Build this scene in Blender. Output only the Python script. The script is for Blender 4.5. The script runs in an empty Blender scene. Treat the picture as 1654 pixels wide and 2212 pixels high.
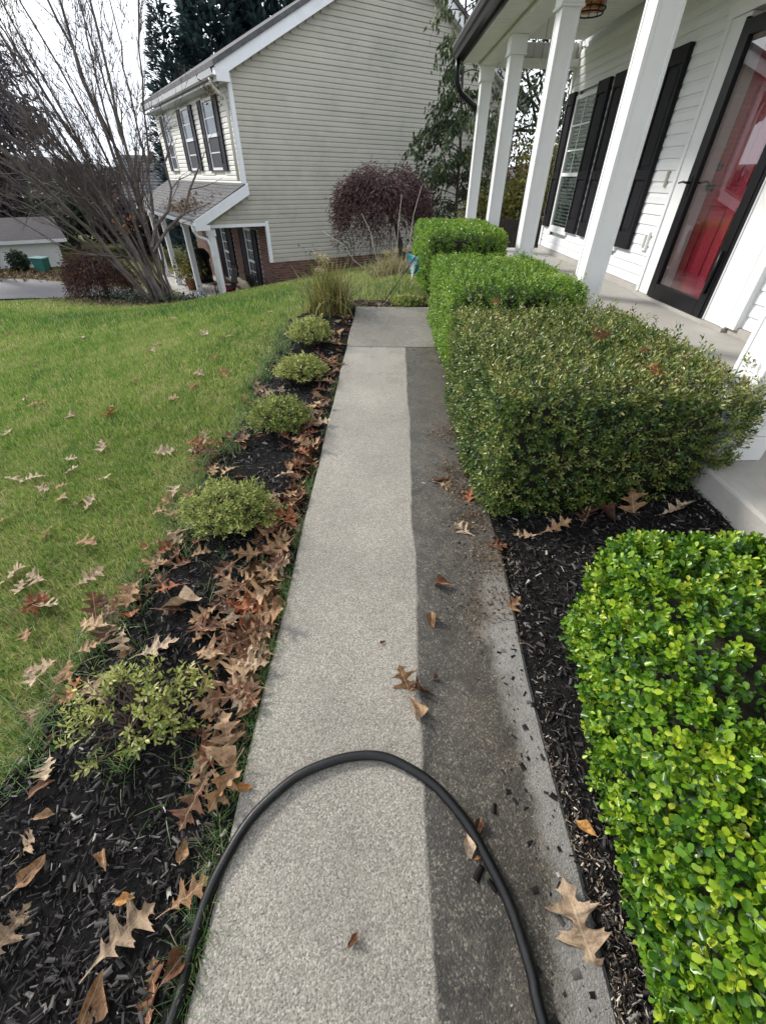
import bpy, math, random
import numpy as np
from mathutils import Vector, Matrix

random.seed(7)
RNG = np.random.default_rng(11)
scene = bpy.context.scene
COL = scene.collection
R = math.radians

# ---------------------------------------------------------------- camera, sky, sun, exposure
cam_d = bpy.data.cameras.new('camera')
cam_d.sensor_fit = 'HORIZONTAL'
cam_d.sensor_width = 36.0
cam_d.lens = 36.0 * 908.0 / 1654.0
cam_d.clip_start = 0.02
cam_d.clip_end = 1000.0
cam = bpy.data.objects.new('camera', cam_d)
COL.objects.link(cam)
EYE = 1.41
_c = np.array([[1.0, 0.001, 0.014], [-0.01, -0.623, 0.782], [0.01, -0.782, -0.623]])
_u, _s, _v = np.linalg.svd(_c)
_c = _u @ _v
m = Matrix(((_c[0][0], -_c[0][1], -_c[0][2], 0), (_c[1][0], -_c[1][1], -_c[1][2], 0),
            (_c[2][0], -_c[2][1], -_c[2][2], EYE), (0, 0, 0, 1)))
cam.matrix_world = m
scene.camera = cam

SUN_ELEV, SUN_AZ = 34.0, -58.0        # azimuth from +Y towards +X (so the sun stands front-left)
world = bpy.data.worlds.new('World')
scene.world = world
world.use_nodes = True
wn, wl = world.node_tree.nodes, world.node_tree.links
wn.clear()
w_out = wn.new('ShaderNodeOutputWorld')
w_bg = wn.new('ShaderNodeBackground')
w_bg.inputs['Strength'].default_value = 0.12
w_sky = wn.new('ShaderNodeTexSky')
w_sky.sky_type = 'NISHITA'
w_sky.sun_disc = False
w_sky.sun_elevation = R(SUN_ELEV)
w_sky.sun_rotation = R(SUN_AZ)
w_sky.air_density = 1.3
w_sky.dust_density = 2.5
w_tc = wn.new('ShaderNodeTexCoord')
w_map = wn.new('ShaderNodeMapping')
w_map.inputs['Scale'].default_value = (1.0, 1.0, 2.2)
w_n = wn.new('ShaderNodeTexNoise')
w_n.inputs['Scale'].default_value = 2.6
w_n.inputs['Detail'].default_value = 7.0
w_n.inputs['Roughness'].default_value = 0.6
w_r = wn.new('ShaderNodeValToRGB')
w_r.color_ramp.elements[0].position = 0.36
w_r.color_ramp.elements[0].color = (0.62, 0.62, 0.62, 1)
w_r.color_ramp.elements[1].position = 0.50
w_r.color_ramp.elements[1].color = (1, 1, 1, 1)
w_mix = wn.new('ShaderNodeMixRGB')
w_mix.inputs['Color2'].default_value = (4.7, 4.95, 5.4, 1)      # bright cloud deck
wl.new(w_tc.outputs['Generated'], w_map.inputs['Vector'])
wl.new(w_map.outputs['Vector'], w_n.inputs['Vector'])
wl.new(w_n.outputs['Fac'], w_r.inputs['Fac'])
wl.new(w_r.outputs['Color'], w_mix.inputs['Fac'])
wl.new(w_sky.outputs['Color'], w_mix.inputs['Color1'])
wl.new(w_mix.outputs['Color'], w_bg.inputs['Color'])
wl.new(w_bg.outputs['Background'], w_out.inputs['Surface'])

sun_d = bpy.data.lights.new('sun', 'SUN')
sun_d.energy = 1.5
sun_d.angle = R(10.0)
sun_d.color = (1.0, 0.95, 0.87)
sun = bpy.data.objects.new('sun', sun_d)
COL.objects.link(sun)
_sd = Vector((math.sin(R(SUN_AZ)) * math.cos(R(SUN_ELEV)), math.cos(R(SUN_AZ)) * math.cos(R(SUN_ELEV)), math.sin(R(SUN_ELEV))))
sun.rotation_euler = _sd.to_track_quat('Z', 'Y').to_euler()
sun.location = (-8, 6, 12)

scene.view_settings.view_transform = 'Standard'
scene.view_settings.look = 'None'
scene.view_settings.exposure = 1.50
scene.view_settings.gamma = 1.0
scene.view_settings.use_curve_mapping = False
scene.render.engine = 'CYCLES'
scene.cycles.max_bounces = 8
scene.cycles.transparent_max_bounces = 12
scene.cycles.use_denoising = True


# ---------------------------------------------------------------- helpers: objects
def tag(o, label=None, cat=None, group=None, kind=None):
    if label: o['label'] = label
    if cat: o['category'] = cat
    if group: o['group'] = group
    if kind: o['kind'] = kind
    return o


def thing(name, label, cat, base=(0, 0, 0), rot=0.0, group=None):
    """An Empty at the thing's base; its parts are written in the frame turned by rot."""
    e = bpy.data.objects.new(name, None)
    e.empty_display_size = 0.1
    COL.objects.link(e)
    e.matrix_world = Matrix.Rotation(rot, 4, 'Z') @ Matrix.Translation(base)
    e['_b'] = tuple(base)
    return tag(e, label, cat, group)


def link(name, me, parent=None, mat=None):
    o = bpy.data.objects.new(name, me)
    COL.objects.link(o)
    if parent is not None:
        o.parent = parent
        if parent.type == 'EMPTY' and '_b' in parent.keys():
            o.matrix_parent_inverse = Matrix.Translation(-Vector(parent['_b']))
    if mat is not None and len(me.materials) == 0:
        me.materials.append(mat)
    return o


def children_of(o):
    return [c for c in COL.objects if c.parent is o]


def copy_tree(o, parent=None):
    c = o.copy()
    COL.objects.link(c)
    if parent is not None: c.parent = parent
    for ch in list(o.children):
        copy_tree(ch, c)
    return c


def np_mesh(name, V, F, mat=None, smooth=False, rnd=None):
    V = np.ascontiguousarray(V, dtype=np.float32)
    F = np.ascontiguousarray(F, dtype=np.int32)
    k = F.shape[1]
    me = bpy.data.meshes.new(name)
    me.vertices.add(len(V))
    me.vertices.foreach_set('co', V.ravel())
    me.loops.add(F.size)
    me.loops.foreach_set('vertex_index', F.ravel())
    me.polygons.add(len(F))
    me.polygons.foreach_set('loop_start', np.arange(0, F.size, k, dtype=np.int32))
    if smooth:
        me.polygons.foreach_set('use_smooth', np.ones(len(F), dtype=bool))
    me.update(calc_edges=True)
    if rnd is not None:
        a = me.attributes.new('rnd', 'FLOAT', 'POINT')
        a.data.foreach_set('value', np.ascontiguousarray(rnd, dtype=np.float32))
    if mat is not None: me.materials.append(mat)
    return me


class MB:
    """Collects simple solids and links them as one mesh object."""
    def __init__(self):
        self.v, self.f, self.sm = [], [], []

    def add(self, vs, fs, smooth=False):
        b = len(self.v)
        self.v += [tuple(p) for p in vs]
        self.f += [tuple(b + i for i in f) for f in fs]
        self.sm += [smooth] * len(fs)
        return self

    def box(self, a, b):
        x0, x1 = sorted((a[0], b[0])); y0, y1 = sorted((a[1], b[1])); z0, z1 = sorted((a[2], b[2]))
        vs = [(x0, y0, z0), (x1, y0, z0), (x1, y1, z0), (x0, y1, z0), (x0, y0, z1), (x1, y0, z1), (x1, y1, z1), (x0, y1, z1)]
        return self.add(vs, [(3, 2, 1, 0), (4, 5, 6, 7), (0, 1, 5, 4), (1, 2, 6, 5), (2, 3, 7, 6), (3, 0, 4, 7)])

    def cbox(self, c, s, mat3=None):
        vs = []
        for dz in (-.5, .5):
            for dx, dy in ((-.5, -.5), (.5, -.5), (.5, .5), (-.5, .5)):
                p = Vector((dx * s[0], dy * s[1], dz * s[2]))
                if mat3 is not None: p = mat3 @ p
                vs.append(p + Vector(c))
        return self.add(vs, [(3, 2, 1, 0), (4, 5, 6, 7), (0, 1, 5, 4), (1, 2, 6, 5), (2, 3, 7, 6), (3, 0, 4, 7)])

    def bar(self, a, b, w, d, up=(0, 0, 1)):
        a, b = Vector(a), Vector(b)
        z = (b - a).normalized(); x = Vector(up).cross(z)
        if x.length < 1e-4: x = Vector((1, 0, 0)).cross(z)
        x.normalize(); y = z.cross(x)
        vs = []
        for p in (a, b):
            for sx, sy in ((-.5, -.5), (.5, -.5), (.5, .5), (-.5, .5)):
                vs.append(p + x * sx * w + y * sy * d)
        return self.add(vs, [(3, 2, 1, 0), (4, 5, 6, 7), (0, 1, 5, 4), (1, 2, 6, 5), (2, 3, 7, 6), (3, 0, 4, 7)])

    def prism(self, poly, axis, a, b):
        """poly: 2D outline in the two other axes (in order), extruded along axis from a to b."""
        n = len(poly)
        def P(p, t):
            if axis == 'x': return (t, p[0], p[1])
            if axis == 'y': return (p[0], t, p[1])
            return (p[0], p[1], t)
        vs = [P(p, a) for p in poly] + [P(p, b) for p in poly]
        fs = [tuple(range(n))[::-1], tuple(range(n, 2 * n))]
        for i in range(n):
            j = (i + 1) % n
            fs.append((i, j, n + j, n + i))
        return self.add(vs, fs)

    def tube(self, pts, radii, n=8, caps=True):
        pts = [Vector(p) for p in pts]
        if not hasattr(radii, '__len__'): radii = [radii] * len(pts)
        rings = []
        ref = Vector((0, 0, 1))
        for i, p in enumerate(pts):
            t = (pts[min(i + 1, len(pts) - 1)] - pts[max(i - 1, 0)])
            if t.length < 1e-9: t = Vector((0, 0, 1))
            t.normalize()
            x = ref.cross(t)
            if x.length < 0.05: x = Vector((1, 0, 0)).cross(t)
            x.normalize(); y = t.cross(x)
            rings.append([p + (x * math.cos(2 * math.pi * k / n) + y * math.sin(2 * math.pi * k / n)) * radii[i] for k in range(n)])
        vs = [q for r in rings for q in r]
        fs = []
        for i in range(len(rings) - 1):
            for k in range(n):
                j = (k + 1) % n
                fs.append((i * n + k, i * n + j, (i + 1) * n + j, (i + 1) * n + k))
        if caps:
            fs.append(tuple(range(n))[::-1]); fs.append(tuple(range((len(rings) - 1) * n, len(rings) * n)))
        return self.add(vs, fs, True)

    def lathe(self, prof, c=(0, 0, 0), n=16):
        vs, fs = [], []
        for r, z in prof:
            for k in range(n):
                a = 2 * math.pi * k / n
                vs.append((c[0] + r * math.cos(a), c[1] + r * math.sin(a), c[2] + z))
        for i in range(len(prof) - 1):
            for k in range(n):
                j = (k + 1) % n
                fs.append((i * n + k, i * n + j, (i + 1) * n + j, (i + 1) * n + k))
        fs.append(tuple(range(n))[::-1]); fs.append(tuple(range((len(prof) - 1) * n, len(prof) * n)))
        return self.add(vs, fs, True)

    def mesh(self, name, mat):
        me = bpy.data.meshes.new(name)
        me.from_pydata(self.v, [], self.f)
        me.polygons.foreach_set('use_smooth', np.array(self.sm, dtype=bool))
        if mat is not None: me.materials.append(mat)
        me.update()
        return me

    def build(self, name, mat, parent=None, bevel=0.0):
        o = link(name, self.mesh(name, mat), parent)
        if bevel > 0:
            b = o.modifiers.new('bevel', 'BEVEL'); b.width = bevel; b.segments = 2; b.limit_method = 'ANGLE'
        return o


# ---------------------------------------------------------------- helpers: materials
def new_mat(name):
    mt = bpy.data.materials.new(name)
    mt.use_nodes = True
    n, l = mt.node_tree.nodes, mt.node_tree.links
    return mt, n, l, n['Principled BSDF']


def ramp(n, stops, interp='LINEAR'):
    r = n.new('ShaderNodeValToRGB')
    r.color_ramp.interpolation = interp
    e = r.color_ramp.elements
    while len(e) < len(stops): e.new(0.5)
    for el, (p, c) in zip(e, stops):
        el.position = p; el.color = (c[0], c[1], c[2], 1)
    return r


def noise(n, l, scale, detail=4, rough=0.6, vec=None, dist=0.0):
    t = n.new('ShaderNodeTexNoise')
    t.inputs['Scale'].default_value = scale
    t.inputs['Detail'].default_value = detail
    t.inputs['Roughness'].default_value = rough
    t.inputs['Distortion'].default_value = dist
    if vec is not None: l.new(vec, t.inputs['Vector'])
    return t


def mixc(n, l, fac, a, b, mode='MIX'):
    x = n.new('ShaderNodeMixRGB')
    x.blend_type = mode
    for sock, val in ((x.inputs['Fac'], fac), (x.inputs['Color1'], a), (x.inputs['Color2'], b)):
        if hasattr(val, 'links') or hasattr(val, 'is_linked'): l.new(val, sock)
        elif isinstance(val, (int, float)): sock.default_value = val
        else: sock.default_value = (val[0], val[1], val[2], 1)
    return x.outputs['Color']


def math_n(n, l, op, a, b=0.0, clamp=False):
    x = n.new('ShaderNodeMath'); x.operation = op; x.use_clamp = clamp
    for s, v in zip(x.inputs, (a, b)):
        if hasattr(v, 'is_linked'): l.new(v, s)
        else: s.default_value = v
    return x.outputs[0]


def plain(name, col, rough=0.6, var=0.12, scale=6.0, bump=0.0, bscale=60.0, metallic=0.0, spec=0.5, dirt=None, dscale=1.6):
    mt, n, l, p = new_mat(name)
    g = n.new('ShaderNodeTexCoord')
    t = noise(n, l, scale, 5, 0.65, g.outputs['Object'])
    lo = tuple(c * (1 - var) for c in col); hi = tuple(min(1, c * (1 + var)) for c in col)
    c = ramp(n, [(0.3, lo), (0.7, hi)])
    l.new(t.outputs['Fac'], c.inputs['Fac'])
    out = c.outputs['Color']
    if dirt:
        d = noise(n, l, dscale, 6, 0.7, g.outputs['Object'], 0.6)
        dr = ramp(n, [(0.5, (0, 0, 0)), (0.72, (1, 1, 1))])
        l.new(d.outputs['Fac'], dr.inputs['Fac'])
        f = math_n(n, l, 'MULTIPLY', dr.outputs['Color'], dirt[3])
        out = mixc(n, l, f, out, dirt[:3])
    l.new(out, p.inputs['Base Color'])
    p.inputs['Roughness'].default_value = rough
    p.inputs['Metallic'].default_value = metallic
    p.inputs['Specular IOR Level'].default_value = spec
    if bump > 0:
        b = n.new('ShaderNodeBump'); b.inputs['Strength'].default_value = bump
        b.inputs['Distance'].default_value = 0.01
        t2 = noise(n, l, bscale, 4, 0.6, g.outputs['Object'])
        l.new(t2.outputs['Fac'], b.inputs['Height']); l.new(b.outputs['Normal'], p.inputs['Normal'])
    return mt


def leafmat(name, stops, rough=0.45, trans=0.3, spec=0.5, src='attr', bump=False):
    """Foliage: colour picked per leaf (mesh attribute rnd or object random), partly translucent."""
    mt, n, l, p = new_mat(name)
    if src == 'attr':
        a = n.new('ShaderNodeAttribute'); a.attribute_name = 'rnd'; fac = a.outputs['Fac']
    else:
        a = n.new('ShaderNodeObjectInfo'); fac = a.outputs['Random']
    c = ramp(n, stops)
    l.new(fac, c.inputs['Fac'])
    g = n.new('ShaderNodeTexCoord')
    t = noise(n, l, 40.0, 3, 0.6, g.outputs['Object'])
    tr = ramp(n, [(0.3, (0.75, 0.75, 0.75)), (0.7, (1.2, 1.2, 1.2))])
    l.new(t.outputs['Fac'], tr.inputs['Fac'])
    col = mixc(n, l, 1.0, c.outputs['Color'], tr.outputs['Color'], 'MULTIPLY')
    l.new(col, p.inputs['Base Color'])
    p.inputs['Roughness'].default_value = rough
    p.inputs['Specular IOR Level'].default_value = spec
    if trans > 0:
        tb = n.new('ShaderNodeBsdfTranslucent')
        l.new(col, tb.inputs['Color'])
        mx = n.new('ShaderNodeMixShader'); mx.inputs['Fac'].default_value = trans
        l.new(p.outputs['BSDF'], mx.inputs[1]); l.new(tb.outputs['BSDF'], mx.inputs[2])
        l.new(mx.outputs['Shader'], n['Material Output'].inputs['Surface'])
    return mt


# ---------------------------------------------------------------- helpers: scattered leaves
def unit(a):
    return a / np.maximum(np.linalg.norm(a, axis=-1, keepdims=True), 1e-9)


def frames(d, up):
    """columns: length direction, width direction, face normal"""
    d = unit(d)
    s = np.cross(up, d); bad = np.linalg.norm(s, axis=1) < 1e-3
    s[bad] = np.cross(np.array([1.0, 0.2, 0.1]), d[bad])
    s = unit(s); nn = np.cross(d, s)
    return np.stack([d, s, nn], axis=2)


def scatter(tV, tF, pos, fr, sc, rnd=None):
    tV = np.asarray(tV, float); tF = np.asarray(tF)
    N, mN = len(pos), len(tV)
    sc = np.asarray(sc, float)
    if sc.ndim == 1: sc = np.repeat(sc[:, None], 3, 1)
    W = tV[None, :, :] * sc[:, None, :]
    V = np.einsum('nij,nmj->nmi', fr, W) + pos[:, None, :]
    F = tF[None, :, :] + (np.arange(N) * mN)[:, None, None]
    out_r = np.repeat(rnd, mN) if rnd is not None else None
    return V.reshape(-1, 3), F.reshape(-1, tF.shape[1]), out_r


def leaf_strip(rows, fold=0.25, curl=0.15):
    """rows: (t, halfwidth); a leaf folded along its midrib, as quads"""
    V, F = [], []
    for t, w in rows:
        z = -curl * (t - 0.3) ** 2
        V += [(t, -w, z + fold * w), (t, 0, z), (t, w, z + fold * w)]
    for i in range(len(rows) - 1):
        a = i * 3
        F += [(a, a + 1, a + 4, a + 3), (a + 1, a + 2, a + 5, a + 4)]
    return np.array(V), np.array(F)


# light leaves: two halves folded along the midrib
LEAF_ROUND = (np.array([(0, 0, 0), (.25, -.20, .05), (.58, -.35, .11), (.88, -.27, .06), (1.0, 0, -.10), (.88, .27, .06), (.58, .35, .11), (.25, .20, .05)]), np.array([(0, 1, 2, 3, 4), (0, 4, 5, 6, 7)]))
LEAF_OVAL = (np.array([(0, 0, 0), (.35, -.21, .07), (.75, -.16, .04), (1.0, 0, -.06), (.75, .16, .04), (.35, .21, .07)]), np.array([(0, 1, 2, 3), (0, 3, 4, 5)]))
LEAF_FOLD = (np.array([(0, 0, 0), (.5, -.24, .07), (1.0, 0, -.05), (.5, .24, .07)]), np.array([(0, 1, 2), (0, 2, 3)]))
LEAF_LONG = (np.array([(0, 0, 0), (.35, -.11, .02), (1.0, 0, -.18), (.35, .11, .02)]), np.array([(0, 1, 2), (0, 2, 3)]))
LEAF_DIAMOND = (np.array([(0, 0, 0), (.5, -.25, .06), (1, 0, -.05), (.5, .25, .06)]), np.array([(0, 1, 2, 3)]))
LEAF_NEEDLE = (np.array([(0, -.03, 0), (0, .03, 0), (1, .015, -.08), (1, -.015, -.08)]), np.array([(0, 1, 2, 3)]))


def rand_unit(n, rng=RNG):
    return unit(rng.normal(size=(n, 3)))


def lump(p, s=1.0, seed=0.0):
    x, y, z = p[:, 0] * s, p[:, 1] * s, p[:, 2] * s
    return (np.sin(3.1 * x + 1.7 * y + seed) + np.sin(4.3 * y - 2.2 * z + 1.3 * seed) + np.sin(5.1 * z + 2.9 * x + 2.1 * seed)
            + 0.6 * np.sin(9.7 * x - 7.1 * y + 5.3 * z + seed) + 0.6 * np.sin(11.3 * y + 8.9 * z - 3.1 * x + seed)) / 4.2


def sprigs(pos, axis, rng, k=8, length=0.06, leaf=0.022, spread=55.0, jit=0.25, tip_up=0.0):
    """Every sprig is a short shoot carrying k leaves; returns leaf positions, frames, sizes, sprig index, place along the shoot."""
    N = len(pos)
    axis = unit(axis)
    ref = np.where(np.abs(axis[:, 2:3]) > 0.9, np.array([[1.0, 0, 0]]), np.array([[0, 0, 1.0]]))
    sx = unit(np.cross(axis, ref)); sy = np.cross(axis, sx)
    P, D, U, S, T = [], [], [], [], []
    ph = rng.uniform(0, 2 * np.pi, N)
    for i in range(k):
        t = (i + 0.6) / k
        az = ph + (i % 2) * np.pi + (i // 2) * 1.57 + rng.normal(0, 0.3, N)
        sp = np.radians(spread * (1.15 - 0.55 * t) + rng.normal(0, 12, N))
        rad = sx * np.cos(az)[:, None] + sy * np.sin(az)[:, None]
        d = axis * np.cos(sp)[:, None] + rad * np.sin(sp)[:, None] + rng.normal(0, jit * 0.5, (N, 3))
        P.append(pos + axis * (length * (t - 0.45)) + rad * 0.002)
        D.append(d)
        U.append(axis + rng.normal(0, jit, (N, 3)))
        S.append(leaf * rng.uniform(0.72, 1.2, N) * (1.0 - 0.25 * (t > 0.85)))
        T.append(np.full(N, t))
    P = np.concatenate(P); D = np.concatenate(D); U = np.concatenate(U); S = np.concatenate(S); T = np.concatenate(T)
    return P, frames(D, U), S, np.tile(np.arange(N), k), T


def rounded_box_points(lo, hi, r, n, rng, bottom=False):
    lo, hi = np.array(lo, float), np.array(hi, float)
    s = hi - lo
    areas = np.array([s[0] * s[1], s[1] * s[2], s[1] * s[2], s[0] * s[2], s[0] * s[2], s[0] * s[1] * (0.25 if bottom else 0)])
    fi = rng.choice(6, n, p=areas / areas.sum())
    p = lo + rng.random((n, 3)) * s
    p[fi == 0, 2] = hi[2]; p[fi == 1, 0] = lo[0]; p[fi == 2, 0] = hi[0]
    p[fi == 3, 1] = lo[1]; p[fi == 4, 1] = hi[1]; p[fi == 5, 2] = lo[2]
    q = np.clip(p, lo + r, hi - r)
    nn = unit(p - q)
    return q + nn * r, nn
# ---------------------------------------------------------------- materials
M = {}
M['white'] = plain('white_paint', (0.74, 0.745, 0.75), 0.45, 0.03, 3.0, dirt=(0.55, 0.54, 0.50, 0.25), dscale=2.5)
M['vinyl'] = plain('white_vinyl', (0.72, 0.73, 0.735), 0.5, 0.03, 3.0, 0.05, 90, dirt=(0.5, 0.5, 0.48, 0.22), dscale=3.0)
M['trim'] = plain('neighbour_trim', (0.70, 0.71, 0.74), 0.5, 0.04, 2.0, dirt=(0.42, 0.41, 0.40, 0.35), dscale=2.0)
M['soffit'] = plain('soffit_vinyl', (0.72, 0.73, 0.71), 0.55, 0.03, 4.0, dirt=(0.5, 0.5, 0.46, 0.2), dscale=2.0)
M['beige'] = plain('beige_siding', (0.405, 0.386, 0.332), 0.55, 0.06, 1.3, 0.05, 50, spec=0.25, dirt=(0.27, 0.265, 0.235, 0.5), dscale=1.1)
M['cream'] = plain('cream_siding', (0.66, 0.65, 0.60), 0.5, 0.04, 2.0, dirt=(0.45, 0.44, 0.40, 0.3), dscale=2.0)
M['black'] = plain('black_aluminium', (0.006, 0.006, 0.008), 0.32, 0.1, 5.0, spec=0.3)
M['shutter'] = plain('black_shutter', (0.007, 0.007, 0.010), 0.5, 0.12, 8.0, 0.1, 120, spec=0.22)
M['navy'] = plain('dark_shutter', (0.010, 0.011, 0.020), 0.55, 0.12, 8.0, spec=0.2)
M['rubber'] = plain('black_rubber', (0.0035, 0.0035, 0.004), 0.40, 0.25, 60.0, 0.12, 300, spec=0.35, dirt=(0.045, 0.042, 0.04, 0.25), dscale=18)
M['red'] = plain('red_door_paint', (0.38, 0.030, 0.055), 0.4, 0.05, 4.0)
M['iron'] = plain('dark_iron', (0.02, 0.018, 0.017), 0.45, 0.2, 20.0, metallic=0.6)
M['mortar'] = plain('mortar', (0.42, 0.38, 0.34), 0.9, 0.12, 20, 0.2, 150)
M['brickwork'] = plain('brick_far', (0.125, 0.060, 0.046), 0.85, 0.3, 14, 0.3, 80)
M['bark'] = plain('grey_bark', (0.14, 0.115, 0.10), 0.85, 0.35, 9, 0.5, 30)
M['myrtle'] = plain('smooth_bark', (0.100, 0.083, 0.077), 0.85, 0.45, 5, 0.3, 25, spec=0.15, dirt=(0.24, 0.215, 0.19, 0.55), dscale=3)
M['darkbark'] = plain('dark_bark', (0.05, 0.04, 0.036), 0.9, 0.3, 9, 0.5, 30)
M['twig'] = plain('twig', (0.10, 0.07, 0.05), 0.85, 0.3, 20)
M['paletwig'] = plain('pale_twig', (0.42, 0.38, 0.33), 0.8, 0.2, 20)
M['hedgecore'] = plain('hedge_dark_core', (0.022, 0.020, 0.012), 0.95, 0.5, 30, 0.8, 60)  # dark core colour standing for the shade between hedge leaves
M['roofgrey'] = plain('asphalt_shingle', (0.085, 0.085, 0.09), 0.9, 0.3, 6, 0.5, 120, dirt=(0.15, 0.15, 0.15, 0.6), dscale=2.5)
M['darkroof'] = plain('weathered_dark_shingle', (0.040, 0.037, 0.040), 0.9, 0.3, 6, 0.5, 120, spec=0.15)
M['porchconcrete'] = plain('porch_concrete', (0.36, 0.345, 0.32), 0.75, 0.08, 3, 0.15, 150, dirt=(0.24, 0.225, 0.20, 0.5), dscale=3.0)
M['asphalt'] = plain('driveway_concrete', (0.135, 0.130, 0.132), 0.85, 0.12, 1.5, 0.2, 60, dirt=(0.15, 0.14, 0.13, 0.5), dscale=1.2)
M['fence'] = plain('dark_fence_wood', (0.022, 0.018, 0.016), 0.85, 0.35, 12, 0.3, 60)
M['teal'] = plain('teal_plastic', (0.02, 0.13, 0.115), 0.5, 0.05, 5)
M['blind'] = plain('blind_slat', (0.62, 0.65, 0.63), 0.5, 0.03, 5)
M['dark'] = plain('dark_room', (0.02, 0.022, 0.024), 0.9, 0.1, 2)
M['screen'] = plain('insect_screen', (0.050, 0.055, 0.066), 0.6, 0.1, 8, spec=0.2)
M['curtain'] = plain('neighbour_curtain', (0.06, 0.068, 0.08), 0.8, 0.2, 6)
M['brass'] = plain('aged_metal', (0.45, 0.42, 0.36), 0.4, 0.1, 10, metallic=0.3)
M['redcloth'] = plain('red_cushion', (0.22, 0.015, 0.03), 0.9, 0.1, 12)
M['creamcloth'] = plain('cream_cushion', (0.46, 0.40, 0.28), 0.9, 0.1, 12)
M['terracotta'] = plain('terracotta', (0.22, 0.085, 0.045), 0.8, 0.15, 10)
M['soil'] = plain('potting_soil', (0.03, 0.022, 0.016), 0.95, 0.3, 40)


def glass_mat(name, tint=(0.9, 0.93, 0.93), refl=1.0, rough=0.01):
    mt, n, l, p = new_mat(name)
    n.remove(p)
    t = n.new('ShaderNodeBsdfTransparent'); t.inputs['Color'].default_value = (*tint, 1)
    g = n.new('ShaderNodeBsdfGlossy'); g.inputs['Roughness'].default_value = rough
    f = n.new('ShaderNodeLayerWeight'); f.inputs['Blend'].default_value = 0.5      # facing = 1 - |cos|
    s5 = math_n(n, l, 'POWER', f.outputs['Facing'], 4.0)
    k = math_n(n, l, 'MULTIPLY', math_n(n, l, 'ADD', math_n(n, l, 'MULTIPLY', s5, 0.95), 0.045), refl, True)
    x = n.new('ShaderNodeMixShader')
    l.new(k, x.inputs['Fac']); l.new(t.outputs['BSDF'], x.inputs[1]); l.new(g.outputs['BSDF'], x.inputs[2])
    l.new(x.outputs['Shader'], n['Material Output'].inputs['Surface'])
    return mt


M['glass'] = glass_mat('storm_glass', (0.95, 0.95, 0.95), 1.5)
M['winglass'] = glass_mat('window_glass', (0.86, 0.92, 0.90), 1.2)
M['farglass'] = glass_mat('neighbour_glass', (0.7, 0.75, 0.78), 0.6)
_mt, _n, _l, _p = new_mat('amber_glass')
_p.inputs['Base Color'].default_value = (0.62, 0.26, 0.10, 1); _p.inputs['Roughness'].default_value = 0.2
_p.inputs['Transmission Weight'].default_value = 0.35
M['amber'] = _mt


def brick_mat():
    mt, n, l, p = new_mat('brick')
    a = n.new('ShaderNodeObjectInfo')
    c = ramp(n, [(0.0, (0.075, 0.036, 0.030)), (0.4, (0.125, 0.058, 0.044)), (0.8, (0.165, 0.082, 0.060)), (1.0, (0.10, 0.055, 0.048))])
    l.new(a.outputs['Random'], c.inputs['Fac'])
    g = n.new('ShaderNodeTexCoord')
    t = noise(n, l, 30, 5, 0.7, g.outputs['Object'])
    tr = ramp(n, [(0.3, (0.7, 0.7, 0.7)), (0.7, (1.25, 1.25, 1.25))]); l.new(t.outputs['Fac'], tr.inputs['Fac'])
    l.new(mixc(n, l, 1.0, c.outputs['Color'], tr.outputs['Color'], 'MULTIPLY'), p.inputs['Base Color'])
    p.inputs['Roughness'].default_value = 0.9
    return mt


M['brick'] = brick_mat()


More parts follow.
